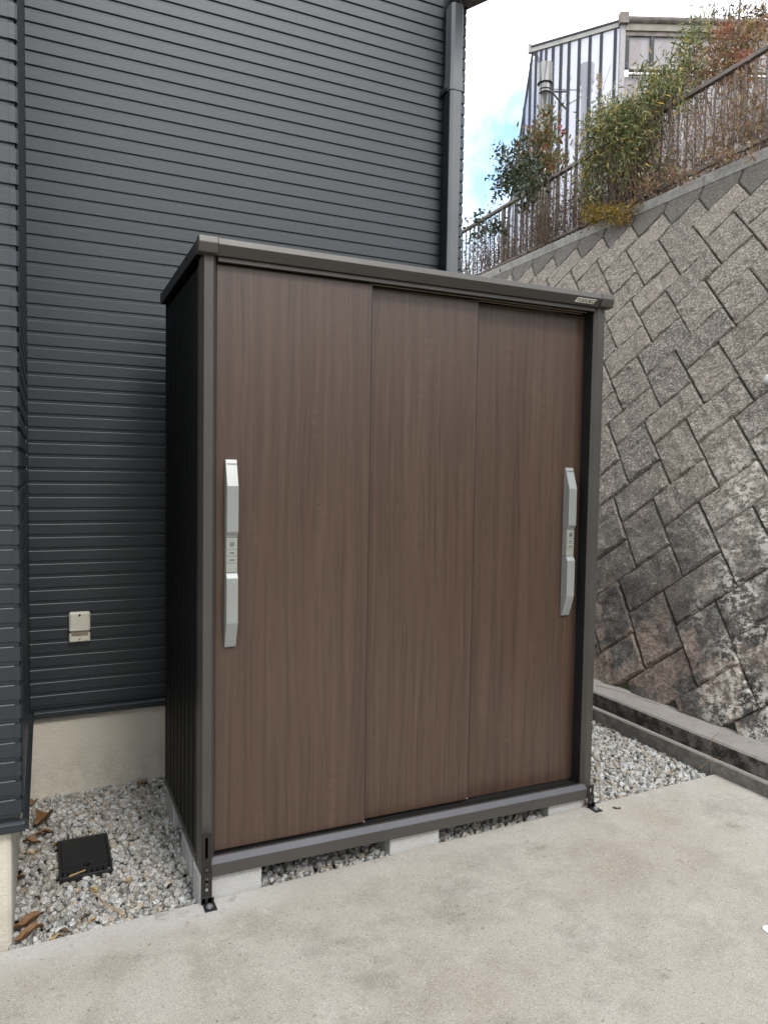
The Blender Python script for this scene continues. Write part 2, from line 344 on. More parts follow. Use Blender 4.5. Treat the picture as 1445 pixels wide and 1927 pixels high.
def tag(o, label=None, cat=None, group=None, kind=None):
    if label: o['label'] = label
    if cat: o['category'] = cat
    if group: o['group'] = group
    if kind: o['kind'] = kind
    return o
def empty(name, loc, label, cat, group=None):
    o = bpy.data.objects.new(name, None); o.location = loc; o.empty_display_size = .1; COL.objects.link(o); tag(o, label, cat, group); return o
class Root:
    """an Empty at the base of a thing; children are built in world coordinates and shifted"""
    def __new__(cls, name, loc, label, cat, group=None):
        return empty(name, loc, label, cat, group)
def settle(root):
    for ch in root.children:
        ch.matrix_parent_inverse = Matrix.Translation(-Vector(root.location))
def text_mesh(name, body, size, mat, origin, xdir, zdir, parent, shear=0, extrude=.0004, xs=1):
    cu_ = bpy.data.curves.new(name, 'FONT'); cu_.body = body; cu_.size = size; cu_.extrude = extrude; cu_.align_x = 'CENTER'; cu_.align_y = 'CENTER'; cu_.shear = shear; cu_.offset = size*.018
    tmp = bpy.data.objects.new(name+'_tmp', cu_); COL.objects.link(tmp); bpy.context.view_layer.update()
    me = bpy.data.meshes.new_from_object(tmp.evaluated_get(bpy.context.evaluated_depsgraph_get())); bpy.data.objects.remove(tmp)
    X = Vector(xdir).normalized(); Z = Vector(zdir).normalized(); N = X.cross(Z)
    m = Matrix((( X.x*xs, Z.x, N.x, origin[0]), (X.y*xs, Z.y, N.y, origin[1]), (X.z*xs, Z.z, N.z, origin[2]), (0, 0, 0, 1)))
    me.transform(m); me.materials.clear(); me.materials.append(mat); me.name = name
    o = bpy.data.objects.new(name, me); COL.objects.link(o)
    if parent: o.parent = parent
    return o

# ================================================================== ground
def slab_z(x): return -.083+.029*x
tag(link('ground', [(-400, -400, -.35), (400, -400, -.35), (400, 400, -.35), (-400, 400, -.35)], [(0, 1, 2, 3)], m_ground), kind='structure')
xs_ = [-9, -3, 2.36]
V = []; F = []
for x in xs_:
    z = slab_z(x); V += [(x, -9, z), (x, -.006, z), (x, .0, z-.006), (x, .0, z-.16), (x, -9, z-.16)]
for i in range(2):
    for j in range(5): F.append((i*5+j, (i+1)*5+j, (i+1)*5+(j+1) % 5, i*5+(j+1) % 5))
F += [(0, 1, 2, 3, 4), (14, 13, 12, 11, 10)]
o = link('driveway', V, F, m_slab); tag(o, kind='structure')
bm = bmesh.new(); bm.from_mesh(o.data); bmesh.ops.recalc_face_normals(bm, faces=bm.faces[:]); bm.to_mesh(o.data); bm.free()
tag(link('gravel_bed', [(-.6, .0, -.155), (2.36, .0, -.075), (2.36, 5, -.075), (-.6, 5, -.155)], [(0, 1, 2, 3)], m_soil), kind='structure')
# far driveway part beyond the kerb, to the near right
tag(link('side_ground', [(2.40, -9, -.30), (2.51, -9, -.30), (2.51, 9, -.30), (2.40, 9, -.30)], [(0, 1, 2, 3)], m_chan), kind='structure')

def added_unseen_slope():  # added slope out of view, darkens low reflections in siding and doors
    V = []; F = []; A = np.linspace(math.radians(118), math.radians(292), 40)
    for a in A:
        for r, h in ((9, -.34), (11, 1.2), (13, 3.4), (17, 5.2), (30, 7.5), (90, 12)):
            hh = h+(0 if r == 9 else .5*mnoise.noise(Vector((math.cos(a)*r*.3, math.sin(a)*r*.3, 5)))); V.append((math.sin(a)*r, math.cos(a)*r-1, hh))
    n = 6; F = [(i*n+j, (i+1)*n+j, (i+1)*n+j+1, i*n+j+1) for i in range(len(A)-1) for j in range(n-1)]
    m = M('added unseen green slope'); c = m.mix(m.ramp(m.noise(3, 6, .7), [(.35, 0), (.65, 1)]), (.045, .06, .028), (.13, .115, .07)); m.set('Base Color', c).set('Roughness', 1)
    tag(link('added_unseen_slope', V, F, m.m), kind='structure')
added_unseen_slope()
# gravel stones
def stones():
    ico = bmesh.new(); bmesh.ops.create_icosphere(ico, subdivisions=2, radius=1)
    BV = np.array([v.co[:] for v in ico.verts]); BF = np.array([[v.index for v in f.verts] for f in ico.faces]); ico.free()
    P = []
    def area(x0, x1, y0, y1, sp, zoff, skip=None):
        for layer in range(2):
            for gx in np.arange(x0, x1, sp):
                for gy in np.arange(y0, y1, sp):
                    x = gx+rng.uniform(-.5, .5)*sp; y = gy+rng.uniform(-.5, .5)*sp
                    if not (x0 < x < x1 and y0+.004 < y < y1): continue
                    if skip and skip(x, y): continue
                    lump = .012*mnoise.noise(Vector((x*6, y*6, 2)))
                    P.append((x, y, zoff(x)+lump+(-.010 if layer == 0 else .004)+rng.uniform(-.004, .004), rng.uniform(.008, .0165)))
    lid = lambda x, y: (-.428 < x < -.243 and .375 < y < .655)
    area(-.56, .0, .0, 1.16, .020, lambda x: slab_z(x)-.030, lid)
    area(.0, 1.66, .004, .30, .022, lambda x: slab_z(x)-.028)
    area(1.66, 2.365, .0, 1.9, .0205, lambda x: slab_z(x)-.022)
    area(.0, .12, .30, 1.16, .024, lambda x: slab_z(x)-.03)
    P = np.array(P); n = len(P)
    Vs = np.repeat(BV[None], n, 0)
    for k in range(7):                                   # cut each ball by random planes: crushed, angular
        d = rng.normal(size=(n, 3)); d /= np.linalg.norm(d, axis=1)[:, None]; c = rng.uniform(.50, .82, n)
        dp = np.einsum('nvk,nk->nv', Vs, d); ex = np.maximum(dp-c[:, None], 0)
        Vs = Vs-ex[..., None]*d[:, None]
    Vs *= rng.uniform(.72, 1.25, (n, 1, 3))
    ang = rng.uniform(0, 6.28, n); ca, sa = np.cos(ang), np.sin(ang)
    x, y = Vs[..., 0].copy(), Vs[..., 1].copy()
    Vs[..., 0] = x*ca[:, None]-y*sa[:, None]; Vs[..., 1] = x*sa[:, None]+y*ca[:, None]
    Vs = Vs*P[:, 3][:, None, None]+P[:, None, :3]
    Fs = BF[None]+(np.arange(n)*len(BV))[:, None, None]
    return Vs.reshape(-1, 3), Fs.reshape(-1, 3)
sv, sf = stones()
tag(np_link('gravel', sv, sf, m_gravel), 'pale crushed granite gravel between the house, the shed and the kerb', 'gravel', kind='stuff')

# kerbs and drain channel along the retaining wall
def kerb(name, segs, x0, x1, z0, z1, mat, top2=None):
    par = None
    for i, (a, b) in enumerate(segs):
        mb = MB(); n = max(2, int((b-a)/.12)); V = []
        for j in range(n+1):
            y = a+(b-a)*j/n; w = .0015*mnoise.noise(Vector((y*5, x0*9, 1)));w2 = .0015*mnoise.noise(Vector((y*5, x0*9, 4)))
            V += [(x0+w, y, z0), (x0+w, y, z1-.006+w2), (x0+.006+w, y, z1+w2), (x1-.006, y, (top2 or z1)+w2), (x1, y, (top2 or z1)-.006), (x1, y, z0)]
        F = [(j*6+k, (j+1)*6+k, (j+1)*6+(k+1) % 6, j*6+(k+1) % 6) for j in range(n) for k in range(6)]+[(0, 1, 2, 3, 4, 5), tuple(n*6+k for k in (5, 4, 3, 2, 1, 0))]
        mb.add(V, F); o = mb.build(name if par is None else 'kerb_segment', mat, par)
        if par is None: par = o; tag(o, kind='structure')
    return par
kerb('kerb', [(.031, 9), (-.568, .026), (-9, -.573)], 2.360, 2.392, -.30, .049, m_kerb)

# ================================================================== house
WY, PX, PY0 = 1.13, -.528, .03       # back wall plane, plane of the return, front of the projecting part
PITCHS, Z0 = .0586, .294; NC = 68
house = Root('house', (0, 1.6, -.1), 'house clad in dark slate-grey grooved horizontal siding over a cream foundation', 'house')
def board_prof(th=.0062):              # (outward, z) profile of one course
    return [(-.004, 0), (0, .0), (0, .0118), (th-.001, .0118), (th, .0135), (th, PITCHS-.0045), (th-.001, PITCHS-.0026), (th-.003, PITCHS-.0012), (0, PITCHS-.0004), (-.004, PITCHS-.0004)]
def board_mesh(name, L, axis, sgn, th=.0062, bevx=False):
    pr = board_prof(th); mb = MB()
    if axis == 'x': mb.prism([(-q[0]*sgn, q[1]) for q in pr], 0, L, 'x')
    else: mb.prism([(q[0]*sgn, q[1]) for q in pr], 0, L, 'y')
    o = mb.build(name, m_siding); me = o.data; bpy.data.objects.remove(o); return me
def courses(me, name, x, y, n=NC, jz=0):
    for i in range(n):
        o = bpy.data.objects.new(name, me); COL.objects.link(o); o.parent = house
        o.location = (x, y, Z0+jz+i*PITCHS)
E_ = 1.603
courses(board_mesh('siding_board', 1.4655+.528, 'x', 1), 'siding_board', PX, WY)
courses(board_mesh('corner_board', E_-1.4745, 'x', 1, .0074), 'corner_board', 1.4745, WY)
courses(board_mesh('return_board', WY-.0095-PY0-.012, 'y', 1), 'return_board', PX-.009, PY0+.012)
courses(board_mesh('front_board', 1.95, 'x', 1), 'front_board', -2.5, PY0)
# little bevelled corner pieces closing each course of the projecting corner
mb = MB(); pr = [(PX-.022, PY0-.0095), (PX-.006, PY0-.0095), (PX+.0005, PY0-.003), (PX+.0005, PY0+.0115), (PX-.022, PY0+.0115)]
pr = [(a-(PX-.022), b-PY0) for a, b in pr]
mb.prism(pr, .012, PITCHS-.004, 'z'); pr2 = [(0, -.0005), (.0135, -.0005), (.0135, .0115), (0, .0115)]
mb.prism(pr2, -.0038, .0118, 'z'); o_ = mb.build('c', m_siding); me_c = o_.data; bpy.data.objects.remove(o_)
courses(me_c, 'corner_trim', PX-.022, PY0)
# backing walls
mb = MB(); mb.box((PX-.009+.002, WY+.003, .25), (E_, WY+.25, 4.4)); mb.build('backing_wall', m_dark, house)
mb = MB(); mb.box((-2.5, PY0+.003, .25), (PX-.0122, WY+.25, 4.4)); mb.build('projection_core', m_dark, house)
mb = MB(); mb.box((E_-.012, WY+.26, .25), (E_, 6, 4.4)); mb.build('side_wall', m_siding, house)
# drip flashings
def flash(a, b, ax, sgn):
    mb = MB(); z1, z0 = .287, .250
    prof = [(-.014, z0), (-.014, z1-.012), (-.005, z1-.006), (.004, z1-.004), (.004, z0+.004), (.0, z0)]
    if ax == 'x': mb.prism([(WY+p[0] if sgn == 0 else PY0+p[0], p[1]) for p in prof], a, b, 'x')
    else: mb.prism([(PX-p[0], p[1]) for p in prof], a, b, 'y')
    mb.build('drip_flashing', m_flash, house, bev=.001)
flash(PX+.014, E_, 'x', 0); flash(-2.5, PX+.004, 'x', 1); flash(PY0+.001, WY-.0145, 'y', 0)
# foundation
mb = MB(); mb.box((-.565, WY+.016, -.25), (E_-.01, WY+.25, .262)); mb.build('foundation', m_stucco, house)
mb = MB(); mb.prism([(-2.5, .05), (-.575, .05), (-.5655, .056), (-.562, .066), (-.562, WY+.014), (-2.5, WY+.014)], -.25, .262, 'z'); mb.build('foundation', m_stucco, house)
# corner grooves / downpipe
mb = MB(); mb.box((1.4668, WY-.0055, .29), (1.4732, WY+.002, 4.27)); mb.build('joint_strip', m_siding, house)
dp = MB(); px0, px1, py0, py1 = 1.4660, 1.5310, 1.030, 1.098
def pipe_prof(x0, x1, y0, y1, c=.010): return [(x0+c*1.6, y0), (x1-c*.4, y0), (x1, y0+c*.4), (x1, y1), (x0, y1), (x0, y0+c)]
dp.prism(pipe_prof(px0, px1, py0, py1), -.09, 3.40, 'z'); pipe = dp.build('downpipe', m_pipe, house, bev=.0012)
dp = MB(); dp.prism(pipe_prof(px0-.004, px1+.004, py0-.004, py1+.002), 3.36, 3.43, 'z'); dp.build('pipe_collar', m_pipe, pipe, bev=.001)
dp = MB(); dp.prism(pipe_prof(px0-.001, px1+.001, py0-.001, py1), 3.4302, 3.80, 'z'); dp.build('pipe_upper', m_pipe, pipe, bev=.0012)
for z in (1.6, 3.37):
    dp = MB(); dp.box((1.452, 1.094, z-.012), (1.4745, 1.123, z+.012)); dp.box((1.455, 1.06, z-.010), (1.4755, 1.0935, z+.010)); dp.build('pipe_bracket', m_dark, pipe, bev=.001)
dp = MB(); dp.tube([(1.505, 1.066, 3.79), (1.505, 1.066, 3.85), (1.53, 1.05, 3.90), (1.58, 1.0, 3.95)], .031, k=8); dp.build('pipe_elbow', m_dark, pipe, True)
mb = MB(); mb.box((1.4635, 1.0435, .29), (1.4655, 1.097, 3.355)); mb.build('side_shade', m_dark, pipe)  # dark strip put on for the shaded left face of the pipe
# eave corner
mb = MB(); q = [(1.45, 1.10), (1.614, 1.160), (1.72, .94), (2.3, .94), (2.3, 3.5), (1.45, 3.5)]
mb.prism([(1.50, 1.12), (1.612, 1.16), (1.84, .70), (1.50, .70)], 3.86, 3.98, 'z'); mb.build('eave_soffit', m_soffit, house)
# outdoor outlet cover
out_ = MB(); out_.box((-.370, 1.094, .586), (-.283, 1.1205, .629), .004); body = out_.build('outlet_cover', m_cream, house)
m2 = MB(); m2.box((-.370, 1.086, .633), (-.283, 1.1205, .720), .006); m2.build('hinged_cap', m_cream, body)
m2 = MB(); m2.box((-.361, 1.0925, .614), (-.292, 1.10, .640), .001); m2.build('socket_flap', m_cream2, body)
m2 = MB(); m2.tube([(-.327, 1.0855, .707), (-.327, 1.087, .707)], .0052, k=12); m2.build('screw_hole', m_void, body)
m2 = MB(); m2.tube([(-.327, 1.0935, .598), (-.327, 1.0955, .598)], .004, k=12); m2.build('screw', m_cream2, body)
m2 = MB(); m2.tube([(-.299, 1.090, .599), (-.299, 1.096, .599)], .0065, k=12); m2.build('cap_knob', m_cream, body)
settle(house)

# ================================================================== storage shed
shed = Root('storage_shed', (.82, .39, 0), 'tall steel storage shed with three walnut-look sliding doors and taupe frame', 'storage shed')
SW, SD = 1.641, .786
def part(name, mb, mat, par=shed, bev=.0012, **k): return mb.build(name, mat, par, bev=bev, **k)
# posts
def post(name, flip):
    pr = [(.0015, .030), (.0055, .0), (.0355, .0), (.0490, .018), (.0490, .0225), (.012, .0225), (.012, .070), (.0015, .070)]
    if flip: pr = [(SW-a, b) for a, b in pr]
    mb = MB(); mb.prism(pr, .006, 2.049, 'z'); return part(name, mb, m_frame, bev=.001)
post('corner_post', 0); post('corner_post', 1)
# left and right side walls: ribbed black sheets, back wall
def ribbed(x, s):
    pr = []; y = .072
    ribs = [.16, .24, .33, .415, .50, .585, .67]
    for c in ribs:
        pr += [(x, c-.014), (x+s*.004, c-.009), (x+s*.004, c+.003), (x, c+.008)]
    pr = [(x, .0715)]+pr+[(x, SD-.002)]+[(x+s*.02, SD-.002), (x+s*.02, .0715)]
    return pr
mb = MB(); mb.prism(ribbed(.003, 1), .004, 2.03, 'z'); part('side_panel', mb, m_black, bev=0)
mb = MB(); mb.prism(ribbed(SW-.003, -1), .004, 2.03, 'z'); part('side_panel', mb, m_black, bev=0)
mb = MB(); mb.box((.0, SD-.0015, .0), (SW, SD+.012, 2.06)); part('back_panel', mb, m_black, bev=0)
mb = MB(); mb.box((.001, .075, .006), (.014, SD, .035)); mb.box((.05, .10, .0), (SW-.02, SD-.003, .03)); part('floor_base', mb, m_frame_dark)
mb = MB(); mb.box((.0008, .0712, .003), (.0028, .0905, 2.03)); part('panel_seam', mb, m_frame_dark, bev=0)
# roof
mb = MB(); mb.prism([(-.0145, 2.0545), (-.0145, 2.098), (SW+.0145, 2.098), (SW+.0145, 2.0545), (SW+.010, 2.0545), (SW+.010, 2.085), (-.010, 2.085), (-.010, 2.0545)], .012, SD+.035, 'y'); roof = part('roof', mb, m_frame_dark)
mb = MB(); mb.box((-.018, SD+.0352, 2.053), (SW+.018, SD+.044, 2.101)); part('rear_trim', mb, m_frame_dark, roof)
# fascia (two facets) with corner caps
fp = [(-.0225, 2.0995), (-.029, 2.0785), (-.0060, 2.049), (.010, 2.049), (.010, 2.0995)]
mb = MB(); mb.prism(fp, .0455, SW-.0455, 'x'); fas = part('roof_fascia', mb, m_frame, bev=.001)
for f in (0, 1):
    a, b = -.0165, .0450
    if f: a, b = SW-.0450, SW+.0165
    cp = [(-.0255, 2.1015), (-.0310, 2.0795), (-.0230 if 1 else 0, 2.0500), (.0125, 2.0465), (.0125, 2.1015)]
    mb = MB(); mb.prism(cp, a, b, 'x'); part('corner_cap', mb, m_frame, bev=.002)
# lintel and tracks
mb = MB(); mb.prism([(.004, 2.0335), (.004, 2.0475), (.0095, 2.0485), (.016, 2.0485), (.016, 2.0335)], .0505, SW-.0505, 'x'); part('lintel', mb, m_frame)
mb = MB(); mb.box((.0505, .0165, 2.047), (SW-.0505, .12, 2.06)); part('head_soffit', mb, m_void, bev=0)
for y, z in ((.0475, 2.034), (.0735, 2.032)):
    mb = MB(); mb.box((.0505, y, z), (SW-.06, y+.003, z+.005)); part('door_track', mb, m_rail)
for y in (.050, .076):
    mb = MB(); mb.box((.0505, y+.0015, 2.039), (SW-.06, y+.003, 2.0465)); part('track_web', mb, m_dark, bev=0)
# sill
mb = MB(); mb.prism([(-.0005, .0605), (-.0205, .0455), (-.0205, .0035), (.012, .0035), (.012, .0605)], .0305, SW-.0380, 'x'); sill = part('door_sill', mb, m_frame)
m_silltop = mk_frame('lighter sill face', (.085, .085, .095), .3)
mb = MB(); mb.add([(.044, -.0015, .0618), (.0312, -.0215, .0468), (SW-.0387, -.0215, .0468), (SW-.0515, -.0015, .0618), (.044, .0, .0606), (.0312, -.0203, .0453), (SW-.0387, -.0203, .0453), (SW-.0515, .0, .0606)], [(0, 1, 2, 3), (4, 7, 6, 5), (0, 4, 5, 1), (1, 5, 6, 2), (2, 6, 7, 3), (3, 7, 4, 0)]); part('sill_plate', mb, m_silltop, sill, bev=0)
for y, z in ((.016, .0605), (.046, .058), (.076, .055)):
    mb = MB(); mb.box((.0505, y, .03), (SW-.0505, y+.003, z)); part('sill_track', mb, m_frame_dark, sill, bev=0)
mb = MB(); mb.box((.0505, .0125, .02), (SW-.0505, .115, .045)); part('sill_tray', mb, m_dark, sill, bev=0)
# right hand jamb: dark channel with thin bright lips
mb = MB()
for x, y in ((SW-.0475, .030), (SW-.0465, .052), (SW-.0455, .074)):
    mb.box((x, y, .062), (x+.0012, y+.0025, 2.03))
part('jamb_lip', mb, m_frame_dark, bev=0)
mb = MB(); mb.box((SW-.0440, .0232, .03), (SW-.0125, .124, 2.046)); part('jamb', mb, m_dark, bev=0)
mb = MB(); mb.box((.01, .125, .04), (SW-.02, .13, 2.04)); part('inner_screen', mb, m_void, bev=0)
mb = MB(); mb.box((SW-.069, .088, .052), (SW-.054, .093, .10)); mb.box((SW-.075, .084, .052), (SW-.054, .09, .060)); part('door_stop', mb, m_frame_dark)
# doors
def door(x0, x1, y, z0, z1, label):
    mb = MB(); mb.box((x0, y, z0), (x1, y+.018, z1)); d = part('sliding_door', mb, m_wood, bev=.0012)
    tag(d, label)
    mb = MB(); mb.box((x1+.0002, y+.001, z0), (x1+.0022, y+.017, z1-.001)); part('edge_trim', mb, m_frame_dark, d, bev=0)
    return d
d1 = door(.0515, .6045, .028, .0665, 2.030, 'left door, nearest to the front, with a long silver handle')
d2 = door(.58, 1.0625, .054, .064, 2.028, 'middle door without a handle')
d3 = door(1.03, 1.6000, .080, .0555, 2.028, 'right door, set furthest back, with a long silver handle')
mb = MB()
for x, y in ((.6035, .026), (1.0605, .052)): mb.box((x-.003, y-.001, .0665), (x+.001, y+.001, .0705))
part('door_foot_guide', mb, m_alu, bev=0)
# handles: long bowed pull in two halves with a lock unit between
def handle(d, xc, y, z0, ztop, flip):
    hw = .0195
    prof = [(-.0035, 0), (-.0075, .012), (-.028, .0), (0, 0)]
    # (z from bottom, outward reach of face)
    H = ztop-z0
    top = [(H, .010), (H-.004, .012), (H-.088, .040), (H-.240, .040), (H-.254, .030), (H-.258, .030)]
    bot = [(0, .010), (.003, .012), (.086, .040), (.236, .040), (.250, .031), (.2535, .030)]
    g = None
    for nm, L in (('handle', bot), ('handle', top)):
        mb = MB(); pts = [(y-r, z0+z) for z, r in L]; back = [(y+.001, z0+L[-1][0]), (y+.001, z0+L[0][0])]
        mb.prism(pts+back, xc-hw, xc+hw, 'x'); h = part(nm, mb, m_handle, d, bev=.0016)
    mb = MB(); zc0, zc1 = z0+.2545, z0+H-.2590
    mb.box((xc-hw+.0008, y-.029, zc0), (xc+hw-.0008, y+.001, zc1)); h = part('lock_body', mb, m_handle2, d, bev=.0012)
    L = zc1-zc0
    def plate(a, b, dy=.0015):
        m3 = MB(); m3.box((xc-hw+.0018, y-.029-dy, zc0+L*a), (xc+hw-.0018, y-.0288, zc0+L*b)); part('lock_button' if b-a < .3 else 'lock_plate', m3, m_handle2, d, bev=.0008)
    plate(.66, .985); plate(.47, .645); plate(.275, .445)
    m3 = MB(); zz = zc0+L*.82; m3.tube([(xc, y-.0308, zz), (xc, y-.032, zz)], .0085, k=20); part('lock_cylinder', m3, m_zinc, d, bev=0)
    m3 = MB(); m3.tube([(xc, y-.0321, zz), (xc, y-.0323, zz)], .0068, k=16); part('lock_ring', m3, m_ink, d, bev=0)
    m3 = MB(); m3.tube([(xc, y-.0324, zz), (xc, y-.0330, zz)], .0048, k=14); m3.cm = 0; part('lock_face', m3, m_zinc, d, bev=0)
    m3 = MB(); m3.box((xc-.0006, y-.0334, zz-.0038), (xc+.0006, y-.0329, zz+.0038)); part('key_slot', m3, m_void, d, bev=0)
    yt = y-.0310
    text_mesh('lettering', 'OPEN', .0058, m_ink, (xc, yt, zc0+L*.56), (1, 0, 0), (0, 0, 1), d)
    text_mesh('lettering', 'CLOSE', .0058, m_ink, (xc, yt, zc0+L*.36), (1, 0, 0), (0, 0, 1), d)
    # embossed maker's word on the top slope
    n = Vector((0, .028/.084, -1)).normalized(); zd = Vector((0, .028, .084)).normalized()
    zt = z0+H-.016; f = (.088-.016)/(.084); yy = y-(.012+.028*(.012/.084))
    text_mesh('lettering', 'YODOKO', .0078, m_ink, (xc, yy-.0006, zt), (1, 0, 0), tuple(zd), d, shear=.15)
handle(d1, .0995, .028, .765, 1.395, 0)
handle(d3, 1.5325, .080, .770, 1.394, 1)
# name plate on the fascia
P0 = np.array([SW-.1255, -.0222, 2.0640]); zd = np.array([0, -.023, .0295]); zd = zd/np.linalg.norm(zd)
nrm = np.cross([1, 0, 0], zd)
hw, hh = .0475, .0098
sh = .004
Vp = []
for k in (.0006, .0022):
    for a, b in ((-hw-sh, -hh), (hw-sh, -hh), (hw+sh, hh), (-hw+sh, hh)): Vp.append(P0+np.array([a, 0, 0])+zd*b+nrm*(k))
mb = MB(); mb.add(Vp, [(0, 1, 2, 3), (7, 6, 5, 4), (0, 4, 5, 1), (1, 5, 6, 2), (2, 6, 7, 3), (3, 7, 4, 0)]); npl = part('name_plate', mb, plain('champagne plate', (.66, .66, .56), .4, .1), fas, bev=0)
text_mesh('lettering', 'YODOKO', .0205, m_ink, tuple(P0+nrm*.0024), (1, 0, 0), tuple(zd), fas, shear=.22, xs=1.02)
# anchor brackets
def plate_with_slots(x0, x1, z0, z1, y, slots, mat, par):
    """sheet with real slots: built from strips round rectangular holes"""
    mb = MB(); t = .0022; cx = (x0+x1)/2; w = .0042; zs = [z0]+[v for s in slots for v in s]+[z1]
    mb.box((x0, y, z0), (cx-w, y+t, z1)); mb.box((cx+w, y, z0), (x1, y+t, z1))
    for i in range(0, len(zs), 2): mb.box((cx-w+.0001, y+.0001, zs[i]), (cx+w-.0001, y+t-.0001, zs[i+1]))
    return part('anchor_bracket', mb, mat, par, bev=0)
def anchor(x0, x1, zt, zj, zg, off):
    a = plate_with_slots(x0, x1, zj, zt, -.0235, [(zt-.045, zt-.015), (zt-.085, zt-.055)] if zt > .1 else [(zt-.030, zt-.014)], m_frame_dark, shed)
    b = plate_with_slots(x0-.0008, x1+.0008, zg+.003, zj+.012, -.0262, [(zj-.012, zj-.002), (zj-.03, zj-.020)] if zt > .1 else [(zg+.012, zg+.024)], m_frame_dark, shed)
    mb = MB(); mb.box((x0+off, -.072, zg+.0005), (x1+off+.006, -.0245, zg+.0035)); mb.box((x0+off*.3, -.0262, zg+.0035), (x1+off+.004, -.024, zg+.022)); part('foot_plate', mb, m_dark, a, bev=.0008)
    c = ((x0+x1)/2+off+.002, -.047)
    mb = MB(); mb.tube([(c[0], c[1], zg+.0036), (c[0], c[1], zg+.0050)], .0125, k=18); part('washer', mb, m_zinc, a, bev=0)
    mb = MB(); mb.tube([(c[0], c[1], zg+.0051), (c[0], c[1], zg+.0118)], .0085, k=6); part('anchor_bolt', mb, m_zinc, a, bev=.0008)
    for z in ((zj+.024, zj-.007, zj-.026, zj-.044) if zt > .1 else (zj+.002,)):
        mb = MB(); mb.tube([((x0+x1)/2, -.0262, z), ((x0+x1)/2, -.0315, z)], .0052, k=8); part('bolt', mb, m_zinc if z < zj-.04 else m_frame, a, bev=.0006)
anchor(-.001, .033, .158, .013, slab_z(.0), .004)
anchor(1.601, 1.633, .060, .010, slab_z(1.62), .006)
settle(shed)

# levelling blocks under the shed
def lev(x0, x1, y0, y1, zt, label):
    mb = MB(); zb = slab_z((x0+x1)/2)-.06
    mb.box((x0, y0, zb), (x1, y1, zt-.0005), .0035); o = mb.build('concrete_block', m_blk); tag(o, label, 'concrete block', 'concrete blocks levelling the shed')
    o.location = (0, 0, 0); return o
lev(-.002, .211, .003, .118, .0, 'pale concrete block under the left front corner of the shed behind the tall bracket')
lev(.700, .909, .003, .118, .0, 'pale concrete block under the middle of the shed door sill')
lev(1.423, 1.612, .003, .118, .0, 'pale concrete block under the right front corner of the shed')
lev(.004, .19, .20, .40, -.03, 'concrete block half buried in gravel below the shed side, nearer the front')
lev(.004, .19, .60, .80, .0, 'concrete block under the rear left corner of the shed by the house wall')

# ================================================================== retaining wall
K = .489; NRM = math.hypot(1, K); TH1, TH2 = 2.362, .803; A_, B_ = .27629, .42606; U0, W0 = 1.930, 2.290
WT = 4.12
def wp(u, w, n=0):
    z = .078+w/NRM
    return np.array([2.71+K*(z-.078)-n/NRM, u, z+n*K/NRM])
e1 = np.array([math.cos(TH1), math.sin(TH1)]); e2 = np.array([math.cos(TH2), math.sin(TH2)])
wall = Root('retaining_wall', (3.6, 3, 0), 'leaning retaining wall of diagonal split-face grey blocks beside the kerb', 'wall')
def uw(s, t): return np.array([U0, W0])+s*e1+t*e2
def block_bm(seed):
    bm = bmesh.new(); nx, ny = 12, 8; g = .0055; X = []; rr = random.Random(seed); ox = rr.uniform(0, 99)
    def lin(L, n):
        a = [0, .009]; a += [.009+(L-.018)*i/(n-3) for i in range(1, n-2)]; return a+[L]
    LX, LY = B_-2*g, A_-2*g; gx, gy = lin(LX, nx), lin(LY, ny); tx, ty = rr.uniform(-.008, .008), rr.uniform(-.008, .008)
    vs = {}
    for i, x in enumerate(gx):
        for j, y in enumerate(gy):
            edge = i in (0, len(gx)-1) or j in (0, len(gy)-1)
            h = 0.0 if edge else .012+.015*mnoise.noise(Vector((x*11+ox, y*11, 3)))+.010*mnoise.noise(Vector((x*34+ox, y*34, 7)))+tx*(x/LX-.5)+ty*(y/LY-.5)
            jx = 0 if edge else rr.uniform(-.003, .003)
            je = rr.uniform(-.0016, .0016) if edge else 0
            vs[i, j] = bm.verts.new((g+x+jx+(je if i in (0, len(gx)-1) else 0), g+y+(je if j in (0, len(gy)-1) else 0), h))
    nX, nY = len(gx), len(gy)
    for i in range(nX-1):
        for j in range(nY-1): bm.faces.new((vs[i, j], vs[i+1, j], vs[i+1, j+1], vs[i, j+1]))
    ring = [vs[i, 0] for i in range(nX)]+[vs[nX-1, j] for j in range(1, nY)]+[vs[i, nY-1] for i in range(nX-2, -1, -1)]+[vs[0, j] for j in range(nY-2, 0, -1)]
    low = [bm.verts.new((v.co.x, v.co.y, -.03)) for v in ring]
    for i in range(len(ring)):
        k = (i+1) % len(ring); bm.faces.new((ring[k], ring[i], low[i], low[k]))
    return bm
variants = []
for sd_ in range(6):
    bm = block_bm(sd_); me = bpy.data.meshes.new('block'); bm.to_mesh(me); me.materials.append(m_stone); variants.append((bm, me))
def block_matrix(xdir, ydir, org):
    o3 = wp(*org); X = wp(*(org+xdir))-o3; Y = wp(*(org+ydir))-o3; N = wp(*org, 1)-o3
    return Matrix(((X[0], Y[0], N[0], o3[0]), (X[1], Y[1], N[1], o3[1]), (X[2], Y[2], N[2], o3[2]), (0, 0, 0, 1)))
nb = 0; UMIN, UMAX = -1.3, 6.6
